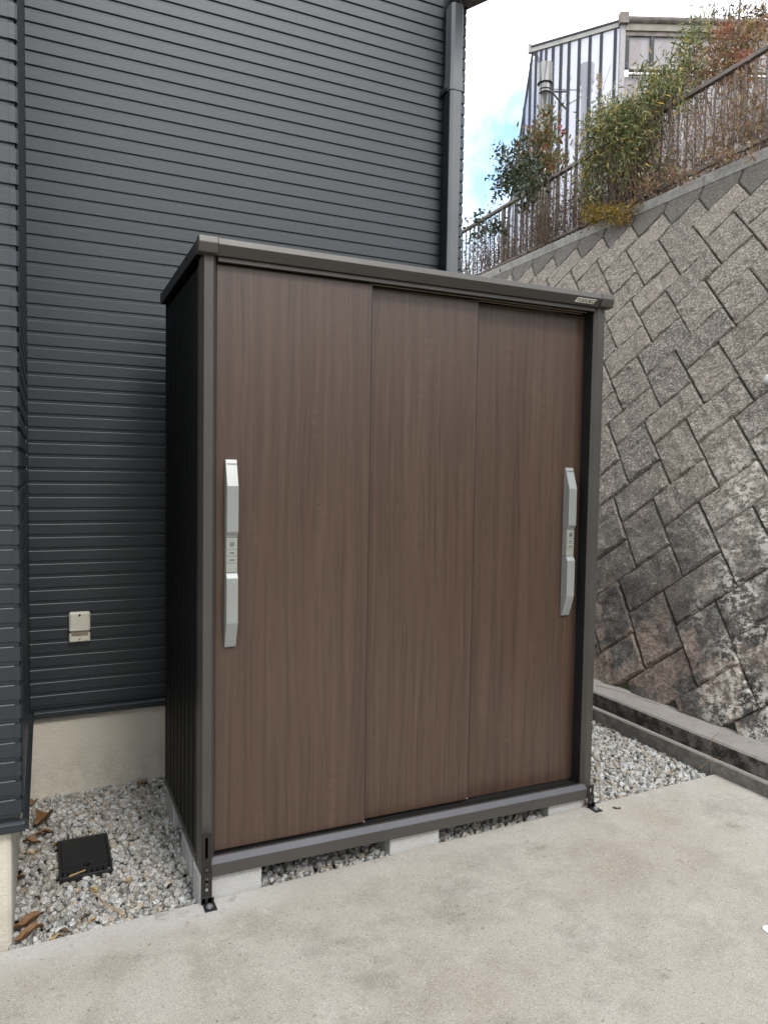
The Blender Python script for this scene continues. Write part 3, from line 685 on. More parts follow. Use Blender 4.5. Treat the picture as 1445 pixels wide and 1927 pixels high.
for i in range(-30, 31):
    for j in range(-8, 4):
        for kind in 'LS':
            if kind == 'L': s0, t0 = i*A_+j*B_, -i*A_+j*B_; s1, t1 = s0+B_, t0+A_
            else: s0, t0 = i*A_+j*B_, -i*A_+j*B_-B_; s1, t1 = s0+A_, t0+B_
            cs = [uw(a, b) for a, b in ((s0, t0), (s1, t0), (s1, t1), (s0, t1))]
            us = [c[0] for c in cs]; ws = [c[1] for c in cs]
            if max(us) < UMIN or min(us) > UMAX or max(ws) < .06 or s1+t1 > 2.46: continue
            if min(us) > 1.9+max(ws)*.95+.6 or max(us) < min(ws)*.30-1.25: continue
            rot = random.random() < .5
            if kind == 'L': X_, Y_, O_ = e1, e2, uw(s0, t0)
            else: X_, Y_, O_ = e2, -e1, uw(s1, t0)
            if rot: O_ = O_+X_*B_+Y_*A_; X_, Y_ = -X_, -Y_
            # mirror-safe frame: x cross y must face out of the wall
            mat = block_matrix(X_, Y_, O_)
            if mat.determinant() < 0:
                O_ = O_+Y_*A_; Y_ = -Y_; mat = block_matrix(X_, Y_, O_)
            bmv, me = variants[random.randrange(6)]
            if min(ws) < 0.0:
                b2 = bmv.copy(); iv = mat.inverted(); pc = iv @ Vector(wp(0, .001)); pn = (iv.to_3x3() @ Vector((0, 0, 1))).normalized()
                bmesh.ops.bisect_plane(b2, geom=b2.verts[:]+b2.edges[:]+b2.faces[:], plane_co=pc, plane_no=-pn, clear_outer=True)
                if not b2.faces: b2.free(); continue
                me = bpy.data.meshes.new('block'); b2.to_mesh(me); b2.free(); me.materials.append(m_stone)
            ob = bpy.data.objects.new('block', me); COL.objects.link(ob); ob.parent = wall
            ob.matrix_local = mat @ Matrix.Translation((0, 0, random.uniform(-.006, .006))); nb += 1
# dark cap pieces filling the saw tooth at the top
def cap_piece(pts, mat):
    bm = bmesh.new(); c = sum(np.array(p) for p in pts)/len(pts)
    ins = [np.array(p)+(c-np.array(p))*(.0065/np.linalg.norm(c-np.array(p))) for p in pts]
    V = [wp(p[0], p[1], -.03) for p in ins]+[wp(p[0], p[1], .0) for p in ins]+[wp(*(np.array(p)+(c-np.array(p))*(.02/np.linalg.norm(c-np.array(p)))), .010) for p in pts]
    n = len(pts); F = [(i, (i+1) % n, n+(i+1) % n, n+i) for i in range(n)]+[(n+i, n+(i+1) % n, 2*n+(i+1) % n, 2*n+i) for i in range(n)]+[tuple(range(2*n, 3*n))]
    mb = MB(); mb.add(V, F); return mb.build('cap_block', mat, wall)
for i in range(-22, 14):
    j = 2; s, t = i*A_+j*B_+B_, -i*A_+j*B_+A_         # upper right corner of an L block = peak
    p1 = uw(s, t); p2 = uw(s+A_, t-A_); v = uw(s, t-A_)
    if p1[0] > UMAX+1.2 or p2[0] < UMIN+.2: continue
    cap_piece([(p1[0], WT), (p1[0], p1[1]), (v[0], v[1]), (p2[0], p2[1]), (p2[0], WT)], m_capstone)
# mortar body, coping, footing
V = [wp(-3, -.25, -.016), wp(9.5, -.25, -.016), wp(9.5, WT, -.016), wp(-3, WT, -.016)]; Bk = [v+np.array([1.2, 0, 0]) for v in V]
mb = MB(); mb.add(V+Bk, [(0, 1, 2, 3), (7, 6, 5, 4), (0, 4, 5, 1), (1, 5, 6, 2), (2, 6, 7, 3), (3, 7, 4, 0)]); mb.build('mortar_bed', m_mortar, wall)
zc = .078+WT/NRM
for a, b in ((-3, .9), (.905, 2.19), (2.195, 4.2), (4.205, 6.2), (6.205, 9.5)):
    mb = MB(); mb.box((4.512, a, zc+.001), (4.80, b, zc+.095), .006); mb.build('coping', m_coping, wall)
mb = MB(); n = 60; V = []
for j in range(n+1):
    y = -3+12.5*j/n; w = .003*mnoise.noise(Vector((y*4, 0, 8)))
    V += [(2.51+w, y, -.30), (2.51+w, y, .070), (2.519+w, y, .079), (2.725, y, .079+w), (2.725, y, -.30)]
mb.add(V, [(j*5+k, (j+1)*5+k, (j+1)*5+(k+1) % 5, j*5+(k+1) % 5) for j in range(n) for k in range(5)]+[(0, 1, 2, 3, 4), tuple(n*5+k for k in (4, 3, 2, 1, 0))]); mb.build('footing', m_kerb2, wall)
# weep pipe at the near edge
c = at(1449, 712, x=None, z=1.98); c = wp(.80, (1.975-.078)*NRM, 0); dirn = np.array([-1, 0, -.05])
cc = np.array([wp(.775, (1.98-.078)*NRM)[0], .775, 1.98])
mb = MB(); mb.tube([cc+np.array([.06, 0, .0]), cc+np.array([-.045, 0, -.004])], .035, k=20); wpipe = mb.build('weep_pipe', m_pvc, wall, True, bev=0)
settle(wall)
for ch in wall.children:
    if ch.name.startswith('block'): ch.matrix_parent_inverse = Matrix.Translation(-Vector(wall.location))

tag(link('upper_terrain', [(4.79, -4, 3.80), (60, -4, 3.80), (60, 60, 3.80), (4.79, 60, 3.80), (4.79, -4, 3.2), (60, -4, 3.2), (60, 60, 3.2), (4.79, 60, 3.2)], [(0, 1, 2, 3), (0, 4, 5, 1), (3, 2, 6, 7), (0, 3, 7, 4)], m_soil), kind='structure')

# ================================================================== railing fence on the wall
fence = Root('railing_fence', (4.66, 3.5, 3.87), 'weathered brown metal railing with upright bars on top of the retaining wall', 'fence')
FX = 4.655
def ztop(y): return 4.725-.017*(y-1.7)
def zbot(y): return 4.035-.016*(y-1.7)
def rail(name, zf, h, w):
    ys = [.4, 2.4, 4.4, 6.4, 9.2]
    for a, b in zip(ys[:-1], ys[1:]):
        mb = MB(); V = []
        for y in (a, b-.003):
            z = zf(y); V += [(FX-w, y, z-h), (FX-w, y, z-.004), (FX-w+.004, y, z), (FX+w-.004, y, z), (FX+w, y, z-.004), (FX+w, y, z-h)]
        mb.add(V, [(k, (k+1) % 6, 6+(k+1) % 6, 6+k) for k in range(6)]+[(5, 4, 3, 2, 1, 0), (6, 7, 8, 9, 10, 11)]); mb.build(name, m_rust, fence)
rail('top_rail', ztop, .034, .024); rail('bottom_rail', zbot, .032, .017)
for n_ in range(90):
    y = .46+n_*.0985
    if y > 9.1: break
    if n_ % 20 == 10:
        mb = MB(); mb.box((FX-.02, y-.02, 3.86), (FX+.02, y+.02, ztop(y)-.035)); mb.build('post', m_rust, fence)
        continue
    mb = MB(); j = random.uniform(-.002, .002)
    mb.box((FX-.0062, y-.0062+j, zbot(y)+.0005), (FX+.0062, y+.0062+j, ztop(y)-.0345), .0015); mb.build('baluster', m_rust, fence)
for y in (1.75, 3.35, 5.2, 7.0):
    mb = MB(); mb.box((FX-.006, y-.006, 3.78), (FX+.006, y+.006, zbot(y)-.033)); mb.build('rail_foot', m_rust, fence)
settle(fence)

# ================================================================== sunroom building beyond the fence
bA = np.array([6.456, 7.466, 8.0]); bB = np.array([7.246, 6.325, 8.0]); bC = np.array([9.201, 5.467, 8.0]); bC = bB+(bC-bB)*1.6
dl = (bB-bA)/np.linalg.norm(bB-bA); dr = (bC-bB)/np.linalg.norm(bC-bB)
nl = np.cross(dl, [0, 0, 1]); nr = np.cross(dr, [0, 0, 1]); nl = nl if nl @ (CAMP-bB) > 0 else -nl; nr = nr if nr @ (CAMP-bB) > 0 else -nr
LL = np.linalg.norm(bB-bA); LR = np.linalg.norm(bC-bB); ZB = 3.8
sun_b = Root('sunroom', tuple([7.6, 7.0, 3.8]), 'pale lean-to sunroom of clear sheets and dark mullions beyond the overgrown fence', 'building')
def obox(mb, o, d, n, s0, s1, n0, n1, z0, z1):
    P = [o+d*s+n*q for s, q in ((s0, n0), (s1, n0), (s1, n1), (s0, n1))]
    V = [(p[0], p[1], z0) for p in P]+[(p[0], p[1], z1) for p in P]
    return mb.add(V, [(0, 3, 2, 1), (4, 5, 6, 7), (0, 1, 5, 4), (1, 2, 6, 5), (2, 3, 7, 6), (3, 0, 4, 7)])
def ledge_s(z): return .026-(7.97-z)*.1366       # slanting left edge
bars = [1.291, 1.088, .921, .760, .604, .480, .355, .245, .165, .085, .0, -.09, -.19, -.30, -.42]
for i, s in enumerate(bars):
    zt = 7.93 if s >= .02 else 7.97+(s-.026)/.1366
    if zt < 4.4: continue
    mb = MB(); w = .020 if s > .3 else .015; obox(mb, bA, dl, nl, s-w, s+w, .002, .035, ZB, zt); mb.build('mullion', m_mull, sun_b)
edges_ = sorted([LL-.03]+bars)
for a, b in zip(edges_[:-1], edges_[1:]):
    def zt(s): return 7.94 if s >= .02 else 7.97+(s-.026)/.1366
    if zt(b) < 4.4: continue
    mb = MB(); P = []
    for s, z in ((a+.004, ZB), (b-.004, ZB), (b-.004, zt(b)), (a+.004, max(zt(a), ZB+.1))):
        q = bA+dl*s; P.append((q[0], q[1], z))
    Q = [(p[0]-nl[0]*.006, p[1]-nl[1]*.006, p[2]) for p in P]
    mb.add(P+Q, [(0, 1, 2, 3), (7, 6, 5, 4), (0, 4, 5, 1), (1, 5, 6, 2), (2, 6, 7, 3), (3, 7, 4, 0)]); mb.build('clear_sheet', m_pane, sun_b)
# slanting verge, eave trim, gutters
q0 = bA+dl*ledge_s(7.97); q1 = bA+dl*ledge_s(4.0)
mb = MB(); mb.tube([(q0[0], q0[1], 7.97), (q1[0], q1[1], 4.0)], .022, k=4); mb.build('verge_bar', m_mull, sun_b)
mb = MB(); obox(mb, bA, dl, nl, -.02, LL-.03, .0, .045, 7.935, 8.0); mb.build('eave_trim', m_alu, sun_b)
mb = MB(); obox(mb, bA, dl, nl, -.02, LL-.02, -.02, .055, 8.002, 8.03); mb.build('eave_cap', m_mull, sun_b)
g = bA+dl*-.0; mb = MB(); mb.tube([tuple(bA+np.array([0, 0, .03])), tuple(bA+np.array([.45, .35, .03]))], .03, k=8); mb.build('rear_gutter', m_gut, sun_b)
mb = MB(); obox(mb, bA, dl, nl, -.035, .01, .0, .06, 7.93, 8.06); mb.build('gutter_end', m_alu, sun_b)
mb = MB(); mb.tube([tuple(bB+np.array([0, 0, .01])+nr*.05), tuple(bC+np.array([0, 0, .01])+nr*.05)], .052, k=12); mb.build('gutter', m_gut, sun_b, True)
mb = MB(); obox(mb, bB, dr, nr, -.07, .06, .0, .1, 7.95, 8.10); mb.build('gutter_outlet', m_gut, sun_b)
mb = MB(); obox(mb, bB, dr, nr, -.045, .03, .0, .05, ZB, 7.95); mb.build('corner_post', m_upvc, sun_b)
mb = MB(); obox(mb, bB, dr, nr, .031, LR, .0, .04, 7.80, 7.862); mb.build('head_trim', m_gut, sun_b)
mb = MB(); obox(mb, bB, dr, nr, .031, LR, .0, .06, 7.864, 7.965); mb.build('eave_board', plain('beige eave board', (.25, .23, .19), .6, 0, .2, 8), sun_b)
mb = MB(); obox(mb, bB, dr, nr, .10, LR, .0, .09, 7.30, 7.335); obox(mb, bB, dr, nr, .10, LR, .0, .05, 7.24, 7.262); mb.build('transom', m_alu, sun_b)
sR = [.065, .43, 1.55, 2.6]
for s in sR:
    mb = MB(); obox(mb, bB, dr, nr, s-.028, s+.028, .002, .035, 7.336, 7.799); mu = mb.build('mullion', m_mull, sun_b)
    for z in (7.4, 7.75):
        mb = MB(); p = bB+dr*s+nr*.036; mb.tube([(p[0], p[1], z), tuple(np.array([p[0], p[1], z])+nr*.004)], .006, k=6); mb.build('rivet', m_alu, mu)
for a, b in zip([.035]+sR, sR+[LR]):
    mb = MB(); obox(mb, bB, dr, nr, a+.002, b-.002, -.006, .0, 7.336, 7.80); mb.build('window_sheet', m_pane2, sun_b)
for a, b in ((.035, .9), (.905, 1.9), (1.905, LR)):
    mb = MB(); obox(mb, bB, dr, nr, a, b, -.006, .0, ZB, 7.238); mb.build('lower_sheet', m_pane2, sun_b)
for s in (.9, 1.9):
    mb = MB(); obox(mb, bB, dr, nr, s-.03, s+.03, .002, .04, ZB, 7.2385); mb.build('lower_mullion', m_upvc, sun_b)
for (s0, z0, s1, z1) in ((.10, 6.0, .55, 7.6), (.40, 5.4, 1.15, 7.6), (.75, 5.2, 1.2, 6.4)):
    a = bA+dl*s0-nl*.3; b = bA+dl*s1-nl*.3; mb = MB(); mb.tube([(a[0], a[1], z0), (b[0], b[1], z1)], .007, k=4); mb.build('brace_wire', m_mull, sun_b)
# added brown sheet behind the panes, stands for their mottled reflections
mb = MB(); q = [bB+dr*.1-nr*1.2, bC-nr*1.2]; obox(mb, q[0], dr, nr, 0, LR, -.01, 0, ZB, 7.45); mb.build('reflection_backing', plain('brown reflection sheet', (.24, .19, .16), .8, 0, .5, 4), sun_b)
settle(sun_b)
# flues
def flue(px, t, label, top, r):
    p = CAMP+ray(px, 140)*t; x, y = p[0], p[1]; z = p[2]
    f = empty('chimney_flue', (x, y, ZB), label, 'chimney')
    zt = z+top
    mb = MB(); mb.tube([(x, y, ZB), (x, y, zt-.28)], r, k=20); mb.build('flue_pipe', m_steel, f, True)
    mb = MB(); mb.tube([(x, y, zt-.26), (x, y, zt)], r*1.42, k=24); mb.tube([(x, y, zt-.262), (x, y, zt-.25)], r*1.5, k=24); mb.build('flue_cap', m_steel, f)
    mb = MB(); mb.tube([(x, y, zt-.34), (x, y, zt-.26)], r*1.08, k=20); mb.tube([(x, y, zt-.385), (x, y, zt-.365)], r*1.16, k=20); mb.build('flue_collar', m_steel, f)
    rr = np.array([cr[0], cr[1], 0]); 
    mb = MB(); mb.tube([(x, y, zt-.37), tuple(np.array([x, y, zt-.37])+rr*.42*(1 if px < 1060 else -1)+np.array([0, .2, .10]))], .012, k=6)
    mb.tube([tuple(np.array([x, y, zt-.37])+rr*.1), tuple(np.array([x, y, zt-.60])+rr*.30*(1 if px < 1060 else -1))], .012, k=6); mb.build('flue_strut', m_mull, f)
    settle(f)
flue(1026, 10.3, 'stainless steel chimney flue with a wide cap standing in front of the clear sheets', .14, .073)
flue(1104, 11.3, 'second steel chimney flue seen through the clear sheets of the sunroom', .14, .078)

# ================================================================== plants on the fence
def leaf_arrays(P, D, size, width, fold=.25, up=None):
    """P base points, D directions (n,3), size (n,), returns six-vertex folded leaves"""
    n = len(P); D = D/np.linalg.norm(D, axis=1)[:, None]
    s = rng.normal(size=(n, 3)); S = np.cross(D, s); S /= np.linalg.norm(S, axis=1)[:, None]; N = np.cross(D, S)
    L = size[:, None]; w = L*width
    V = np.stack([P, P+D*L*.35+S*w+N*w*fold, P+D*L*.72+S*w*.7+N*w*fold*.4, P+D*L-N*L*.12, P+D*L*.72-S*w*.7+N*w*fold*.4, P+D*L*.35-S*w+N*w*fold], 1)
    F = np.array([[0, 1, 2, 3], [0, 3, 4, 5]])[None]+(np.arange(n)*6)[:, None, None]
    return V.reshape(-1, 3), F.reshape(-1, 4)
def blob_points(blobs, n):
    """blobs: (px,py,x,rpx,ry_px,weight)"""
    w = np.array([b[5]*b[3]*b[4] for b in blobs], float); w /= w.sum(); idx = rng.choice(len(blobs), n, p=w); out_p = []
    for i in idx:
        px, py, x, rx, ry, _ = blobs[i]; d = rng.normal(size=3); d /= np.linalg.norm(d); d *= rng.uniform(0, 1)**.45
        qx = px+d[0]*rx; qy = py+d[1]*ry; out_p.append(at(qx, qy, x=x+d[2]*.16))
    return np.array(out_p)
def shrub(name, label, cat, blobs, n, size, width, mat, bias=(0, 0, .3), stems=(), group=None, root=None, stem_mat=None, extra=()):
    b0 = at(blobs[0][0], blobs[0][1], x=blobs[0][2]); r = empty(name, (b0[0], b0[1], 3.85), label, cat, group)
    P = blob_points(blobs, n); D = rng.normal(size=(n, 3))*.7+np.array(bias); sz = rng.uniform(.6, 1.25, n)*size
    # leaves sit in little sprays
    k = max(1, n//7); C0 = P[rng.integers(0, n, k)]; own = rng.integers(0, k, n); P = C0[own]+rng.normal(size=(n, 3))*size*.9
    V, F = leaf_arrays(P, D, sz, width); np_link('foliage', V, F, mat, r)
    mb = MB()
    for c in C0[::2]:
        base = np.array([c[0]+rng.normal()*.05+.03, c[1]+rng.normal()*.12, max(3.87, c[2]-rng.uniform(.15, .5))])
        mid = (c+base)/2+rng.normal(size=3)*.03; mb.tube([base, mid, c, c+(c-mid)*.3], .0035, .0012, 3)
    for pts, ra, rb in stems:
        mb.tube([at(*p[:2], x=p[2]) for p in pts], ra, rb, 6)
    tag(mb.build('stems', stem_mat or m_stem, r), kind='stuff')
    for nm, bl, nn, s_, w_, mt, bi in extra:
        P = blob_points(bl, nn); V, F = leaf_arrays(P, rng.normal(size=(nn, 3))*.6+np.array(bi), rng.uniform(.6, 1.3, nn)*s_, w_); np_link(nm, V, F, mt, r)
    settle(r); return r
shrub('evergreen_shrub', 'dark round-leaved evergreen shrub leaning over the far end of the fence beside open sky', 'shrub',
      [(945, 290, 4.85, 16, 18, 1), (960, 330, 4.8, 30, 40, 1), (985, 300, 4.8, 30, 40, 1), (938, 365, 4.6, 14, 12, .8), (1000, 345, 4.55, 26, 38, 1.1), (990, 370, 4.55, 18, 30, 1), (940, 340, 4.75, 14, 25, .8)],
      1500, .055, .30, m_lf_dark, (-.1, -.1, .25), stems=[([(985, 470, 4.72), (985, 400, 4.72), (975, 330, 4.8), (950, 290, 4.85)], .010, .004)])
shrub('olive_shrub', 'olive and rust leaved shrub rising in a point in front of the chimney flue', 'shrub',
      [(1030, 235, 4.85, 10, 24, 1.3), (1010, 262, 4.85, 26, 22, 1.2), (1035, 270, 4.85, 20, 24, 1), (990, 285, 4.8, 16, 20, .7), (1025, 310, 4.75, 32, 26, .7)],
      800, .075, .18, m_lf_olive, (0, -.05, 1.1), stems=[([(1025, 440, 4.72), (1028, 330, 4.8), (1032, 215, 4.85)], .009, .003)],
      extra=[('crimson_leaves', [(1058, 246, 4.85, 6, 8, 1)], 5, .05, .3, m_lf_red, (0, 0, .8))])
shrub('evergreen_sprig', 'small round-leaved evergreen sprig poking over the lowest end of the railing', 'shrub',
      [(905, 412, 4.62, 16, 12, 1), (900, 440, 4.60, 20, 18, 1), (935, 425, 4.58, 20, 20, .8), (872, 412, 4.60, 6, 6, .4)],
      300, .055, .30, m_lf_dark, (0, 0, .4))
shrub('narrow_leaf_climber', 'thick green narrow-leaved climber draped over the middle of the railing', 'climbing plant',
      [(1150, 235, 4.62, 48, 36, 1.4), (1190, 210, 4.68, 48, 28, 1.4), (1130, 290, 4.60, 36, 50, 1.1), (1110, 330, 4.60, 20, 50, .8), (1180, 290, 4.58, 30, 50, 1.1), (1235, 175, 4.70, 36, 30, 1), (1150, 190, 4.8, 30, 14, .5), (1195, 250, 4.6, 40, 30, 1.2), (1235, 215, 4.60, 26, 26, .6), (1262, 155, 4.66, 26, 26, .9), (1285, 185, 4.62, 22, 22, .5), (1225, 140, 4.75, 26, 18, .5), (1215, 290, 4.6, 30, 40, .35), (1290, 110, 4.8, 28, 45, .55), (1310, 60, 4.85, 12, 30, .5), (1120, 370, 4.58, 18, 22, .6)],
      7000, .064, .11, m_lf_green, (0, -.15, -.15), stems=[([(1190, 400, 4.70), (1195, 300, 4.70), (1230, 200, 4.72), (1290, 110, 4.8)], .010, .004)])
shrub('golden_trailer', 'golden-yellow leafy trailer hanging over the coping below the green climber', 'trailing plant',
      [(1140, 400, 4.50, 34, 16, 1), (1165, 405, 4.50, 24, 14, 1), (1115, 405, 4.50, 18, 18, .8), (1190, 390, 4.50, 20, 9, .5)],
      1900, .036, .16, m_lf_yel, (-.2, -.1, -.1))
# dry vine tangle: upright stems through the bars
def tangle(name, label, x0px, x1px, n, nleaf, mat):
    b0 = at(x0px, 300, x=4.72); r = empty(name, (b0[0], b0[1], 3.86), label, 'dry vine', 'dry vines tangled in the railing'); mb = MB(); L = []
    for i in range(n):
        y0 = at(rng.uniform(x0px, x1px), 250, x=4.7)[1]; x = rng.uniform(4.62, 4.82); h = rng.uniform(.35, 1.0)*(ztop(y0)-3.88)
        p = np.array([x, y0, 3.86]); pts = [p.copy()]; seg = 6
        for k in range(seg):
            p = p+np.array([rng.normal()*.02, rng.normal()*.05, h/seg]); pts.append(p.copy())
        mb.tube(pts, rng.uniform(.0016, .0050), .0012, 3)
        for k in range(5): 
            q = pts[rng.integers(1, seg+1)]; e = q+rng.normal(size=3)*.10; mb.tube([q, (q+e)/2+rng.normal(size=3)*.012, e], .0016, .0009, 3)
            L.append(e); L.append(q)
    tag(mb.build('stems', m_stem, r), kind='stuff'); L = np.array(L); L = L[rng.integers(0, len(L), nleaf)]+rng.normal(size=(nleaf, 3))*.035
    V, F = leaf_arrays(L, rng.normal(size=(nleaf, 3))+np.array([0, 0, -.5]), rng.uniform(.5, 1.3, nleaf)*.038, .17); np_link('foliage', V, F, mat, r); settle(r)
m_lf_dusk = mk_leaf('dark brown withered leaf', [(0, (.07, .04, .028)), (.6, (.18, .11, .07)), (.85, (.22, .14, .09)), (1, (.08, .09, .03))], .7)
tangle('dry_vine', 'brown dry vine stems among the bars at the far low end of the railing', 868, 985, 170, 1500, m_lf_dusk)
tangle('dry_vine', 'brown dry vine stems among the bars between the evergreen shrub and the green climber', 985, 1105, 150, 2100, m_lf_dusk)
tangle('dry_vine', 'dense brown vine stems below the green climber in the railing', 1105, 1260, 190, 2600, m_lf_dusk)
tangle('dry_vine', 'tan vine stems among the bars at the near high end of the railing', 1260, 1475, 170, 1700, m_lf_tan)
shrub('rusty_shrub', 'tan and rust leaved shrub with bent trunk at the near end of the railing', 'shrub',
      [(1350, 110, 5.0, 55, 50, 1), (1400, 70, 5.1, 50, 45, 1), (1330, 60, 5.0, 20, 30, .5), (1390, 130, 5.0, 50, 40, 1), (1430, 40, 5.1, 40, 40, .6), (1310, 140, 4.9, 36, 34, .8), (1400, 220, 4.85, 50, 50, .35)],
      2200, .052, .15, m_lf_tan, (0, 0, .1), stems=[([(1413, 262, 4.95), (1410, 232, 4.95), (1396, 205, 4.95), (1396, 165, 4.97), (1404, 110, 5.0), (1390, 40, 5.05), (1395, -30, 5.1)], .020, .008), ([(1400, 130, 5.0), (1425, 60, 5.05), (1445, -10, 5.1)], .009, .004), ([(1398, 150, 5.0), (1340, 80, 5.0), (1318, 0, 5.05)], .008, .003), ([(1396, 100, 5.0), (1375, 40, 5.0), (1368, -20, 5.0)], .006, .003)], stem_mat=m_bark,
      extra=[('rust_sprays', [(1365, 52, 4.95, 22, 14, 1), (1400, 105, 4.95, 26, 14, 1)], 340, .035, .14, mk_leaf('rust spray leaf', [(0, (.36, .10, .05)), (1, (.45, .19, .10))]), (0, 0, -.4)), ('dark_sprays', [(1390, 22, 5.1, 36, 18, 1), (1345, 20, 5.1, 10, 24, 1), (1430, 25, 5.1, 22, 16, 1)], 330, .035, .16, m_lf_dark, (0, 0, .1))])
shrub('creeping_vine', 'rusty creeping vine spilling under the bottom rail onto the pale coping', 'creeper',
      [(1215, 345, 4.52, 30, 14, 1), (1265, 325, 4.52, 30, 14, 1), (1300, 335, 4.50, 14, 16, .6), (1360, 290, 4.53, 40, 10, .6), (1415, 285, 4.50, 12, 22, .7), (1175, 372, 4.50, 18, 10, .6)],
      620, .034, .16, m_lf_tan, (-.2, 0, -.3))
# dry plumes
r = empty('dry_plume', tuple(at(1100, 300, x=4.7)), 'pale dry feathery plumes arching left out of the green climber', 'dry grass')
mb = MB(); L = []
for pts in ([(1135, 290), (1125, 245), (1105, 240), (1072, 272)], [(1140, 290), (1135, 230), (1125, 215), (1128, 200)], [(1135, 300), (1115, 262), (1098, 262), (1085, 282)], [(1120, 190), (1128, 165), (1130, 150), (1126, 138)]):
    Q = [at(a, b, x=4.58) for a, b in pts]; mb.tube(Q, .003, .001, 3)
    for k in range(230):
        t = rng.uniform(.25, 1)*(len(Q)-1); i = min(int(t), len(Q)-2); L.append(Q[i]+(Q[i+1]-Q[i])*(t-i)+rng.normal(size=3)*.014)
tag(mb.build('stems', m_stem, r), kind='stuff'); L = np.array(L); V, F = leaf_arrays(L, rng.normal(size=(len(L), 3))*.5+np.array([-.2, .6, -.4]), rng.uniform(.6, 1.2, len(L))*.024, .13); np_link('plume', V, F, m_lf_plume, r); settle(r)

# ================================================================== small things on the ground
gz = lambda x: slab_z(x)-.012
def curled_leaf(label, px, py, L, wd, ang, mat, curl=.4, z=None, name='dead_leaf', cat='leaf', group='dead leaves on the gravel', zo=.008):
    p = at(px, py, z=-.088 if z is None else z); o0 = np.array([p[0], p[1], (gz(p[0]) if z is None else z)+zo]); n, k = 9, 4; V = []; F = []
    for i in range(n):
        t = i/(n-1); w = wd*(math.sin(math.pi*min(1, t*.92+.04)))**.7*(1+.25*math.sin(t*9+px))
        for j in range(k+1):
            v = (j/k-.5)*2; x = (t-.5)*L+.004*math.sin(v*5+t*7); y = v*w/2+.12*L*math.sin(t*2.6+px); zz = abs(v)**1.4*w*curl*1.3+.07*L*math.sin(t*6+py)+.0035*math.sin(7*v+13*t+px)
            V.append((x*math.cos(ang)-y*math.sin(ang), x*math.sin(ang)+y*math.cos(ang), max(zz, -.004)))
    m_ = k+1; F = [(i*m_+j, (i+1)*m_+j, (i+1)*m_+j+1, i*m_+j+1) for i in range(n-1) for j in range(k)]
    nV = len(V); V2 = [(a, b, c-.0007) for a, b, c in V]; F2 = [tuple(q+nV for q in f[::-1]) for f in F]
    o = link(name, V+V2, F+F2, mat, None, True); o.location = tuple(o0); tag(o, label, cat, group); return o
R_ = math.radians
curled_leaf('largest crumpled brown leaf, on the gravel beside the projecting house corner', 79, 1540, .105, .062, R_(62), m_dead, .55, zo=.012)
curled_leaf('flat olive-brown leaf just below the largest crumpled leaf', 83, 1563, .070, .026, R_(5), m_dead, .3)
curled_leaf('curled brown leaf left of the black drain cover, second pair from the wall', 60, 1577, .065, .030, R_(-20), m_dead, .4)
curled_leaf('pale tan chip of leaf left of the black drain cover', 60, 1597, .042, .014, R_(3), m_dead2, .1)
curled_leaf('small tan leaf touching the top left corner of the drain cover', 107, 1584, .030, .016, R_(60), m_dead, .3)
curled_leaf('small round brown leaf against the cream foundation', 38, 1644, .028, .018, R_(0), m_dead, .3)
curled_leaf('bright orange-tan leaf lying below the drain cover', 177, 1671, .032, .016, R_(-35), m_dead2, .2)
curled_leaf('small tan leaf midway between the drain cover and the shed', 241, 1655, .026, .014, R_(80), m_dead2, .2)
curled_leaf('narrow tan leaf standing upright beside the stick', 172, 1728, .045, .012, R_(65), m_dead2, .3)
curled_leaf('long twisted brown leaf at the lower left corner of the gravel', 52, 1730, .105, .028, R_(45), m_dead, .6)
curled_leaf('second twisted brown leaf below the long one near the driveway edge', 55, 1750, .090, .028, R_(18), m_dead, .6)
curled_leaf('dark olive leaf on the gravel near the driveway edge', 122, 1746, .040, .016, R_(-15), m_dead3, .2)
curled_leaf('flat yellow leaf half on the driveway edge', 106, 1757, .040, .015, R_(5), m_dead2, .05)
curled_leaf('brown leaf at the foot of the cream wall near the shed', 270, 1476, .050, .024, R_(10), m_dead, .3)
curled_leaf('dark brown leaf in the corner behind the projecting wall', 60, 1506, .050, .026, R_(60), m_dead, .4)
curled_leaf('thin dark leaf lying left of the stick', 70, 1683, .024, .010, R_(-40), m_dead3, .3)
curled_leaf('dark red-brown leaf right of the narrow tan leaf', 160, 1720, .035, .014, R_(40), m_dead3, .3)
curled_leaf('tiny curved leaf on the driveway by the right anchor bolt', 1160, 1522, .030, .007, R_(-38), m_dead3, .3, z=slab_z(1.75), group='dead leaves on the driveway', zo=.002)
# stick
a, b = at(166, 1683, z=-.086), at(233, 1731, z=-.086)
mb = MB(); mb.tube([a+(b-a)*t+np.array([0, .004*math.sin(t*7), .012+.004*math.sin(t*9)]) for t in np.linspace(0, 1, 9)], .0028, .0055, 6)
c1 = a+(b-a)*.32; mb.tube([c1+np.array([0, 0, .012]), a+(b-a)*.5+np.array([-.006, -.008, .012]), a+(b-a)*.78+np.array([-.002, -.004, .012])], .0022, .0035, 5)
o = mb.build('stick', m_wooddead, None, True); tag(o, 'bleached forked stick on the gravel reaching toward the driveway', 'stick')
a, b = at(130, 1652, z=-.066), at(161, 1640, z=-.066)
mb = MB(); mb.tube([a+(b-a)*t+np.array([0, 0, .004]) for t in np.linspace(0, 1, 4)], .003, .0022, 6); o = mb.build('wood_splinter', m_dead2, None); tag(o, 'short pale wood splinter lying across the front of the drain cover', 'splinter')
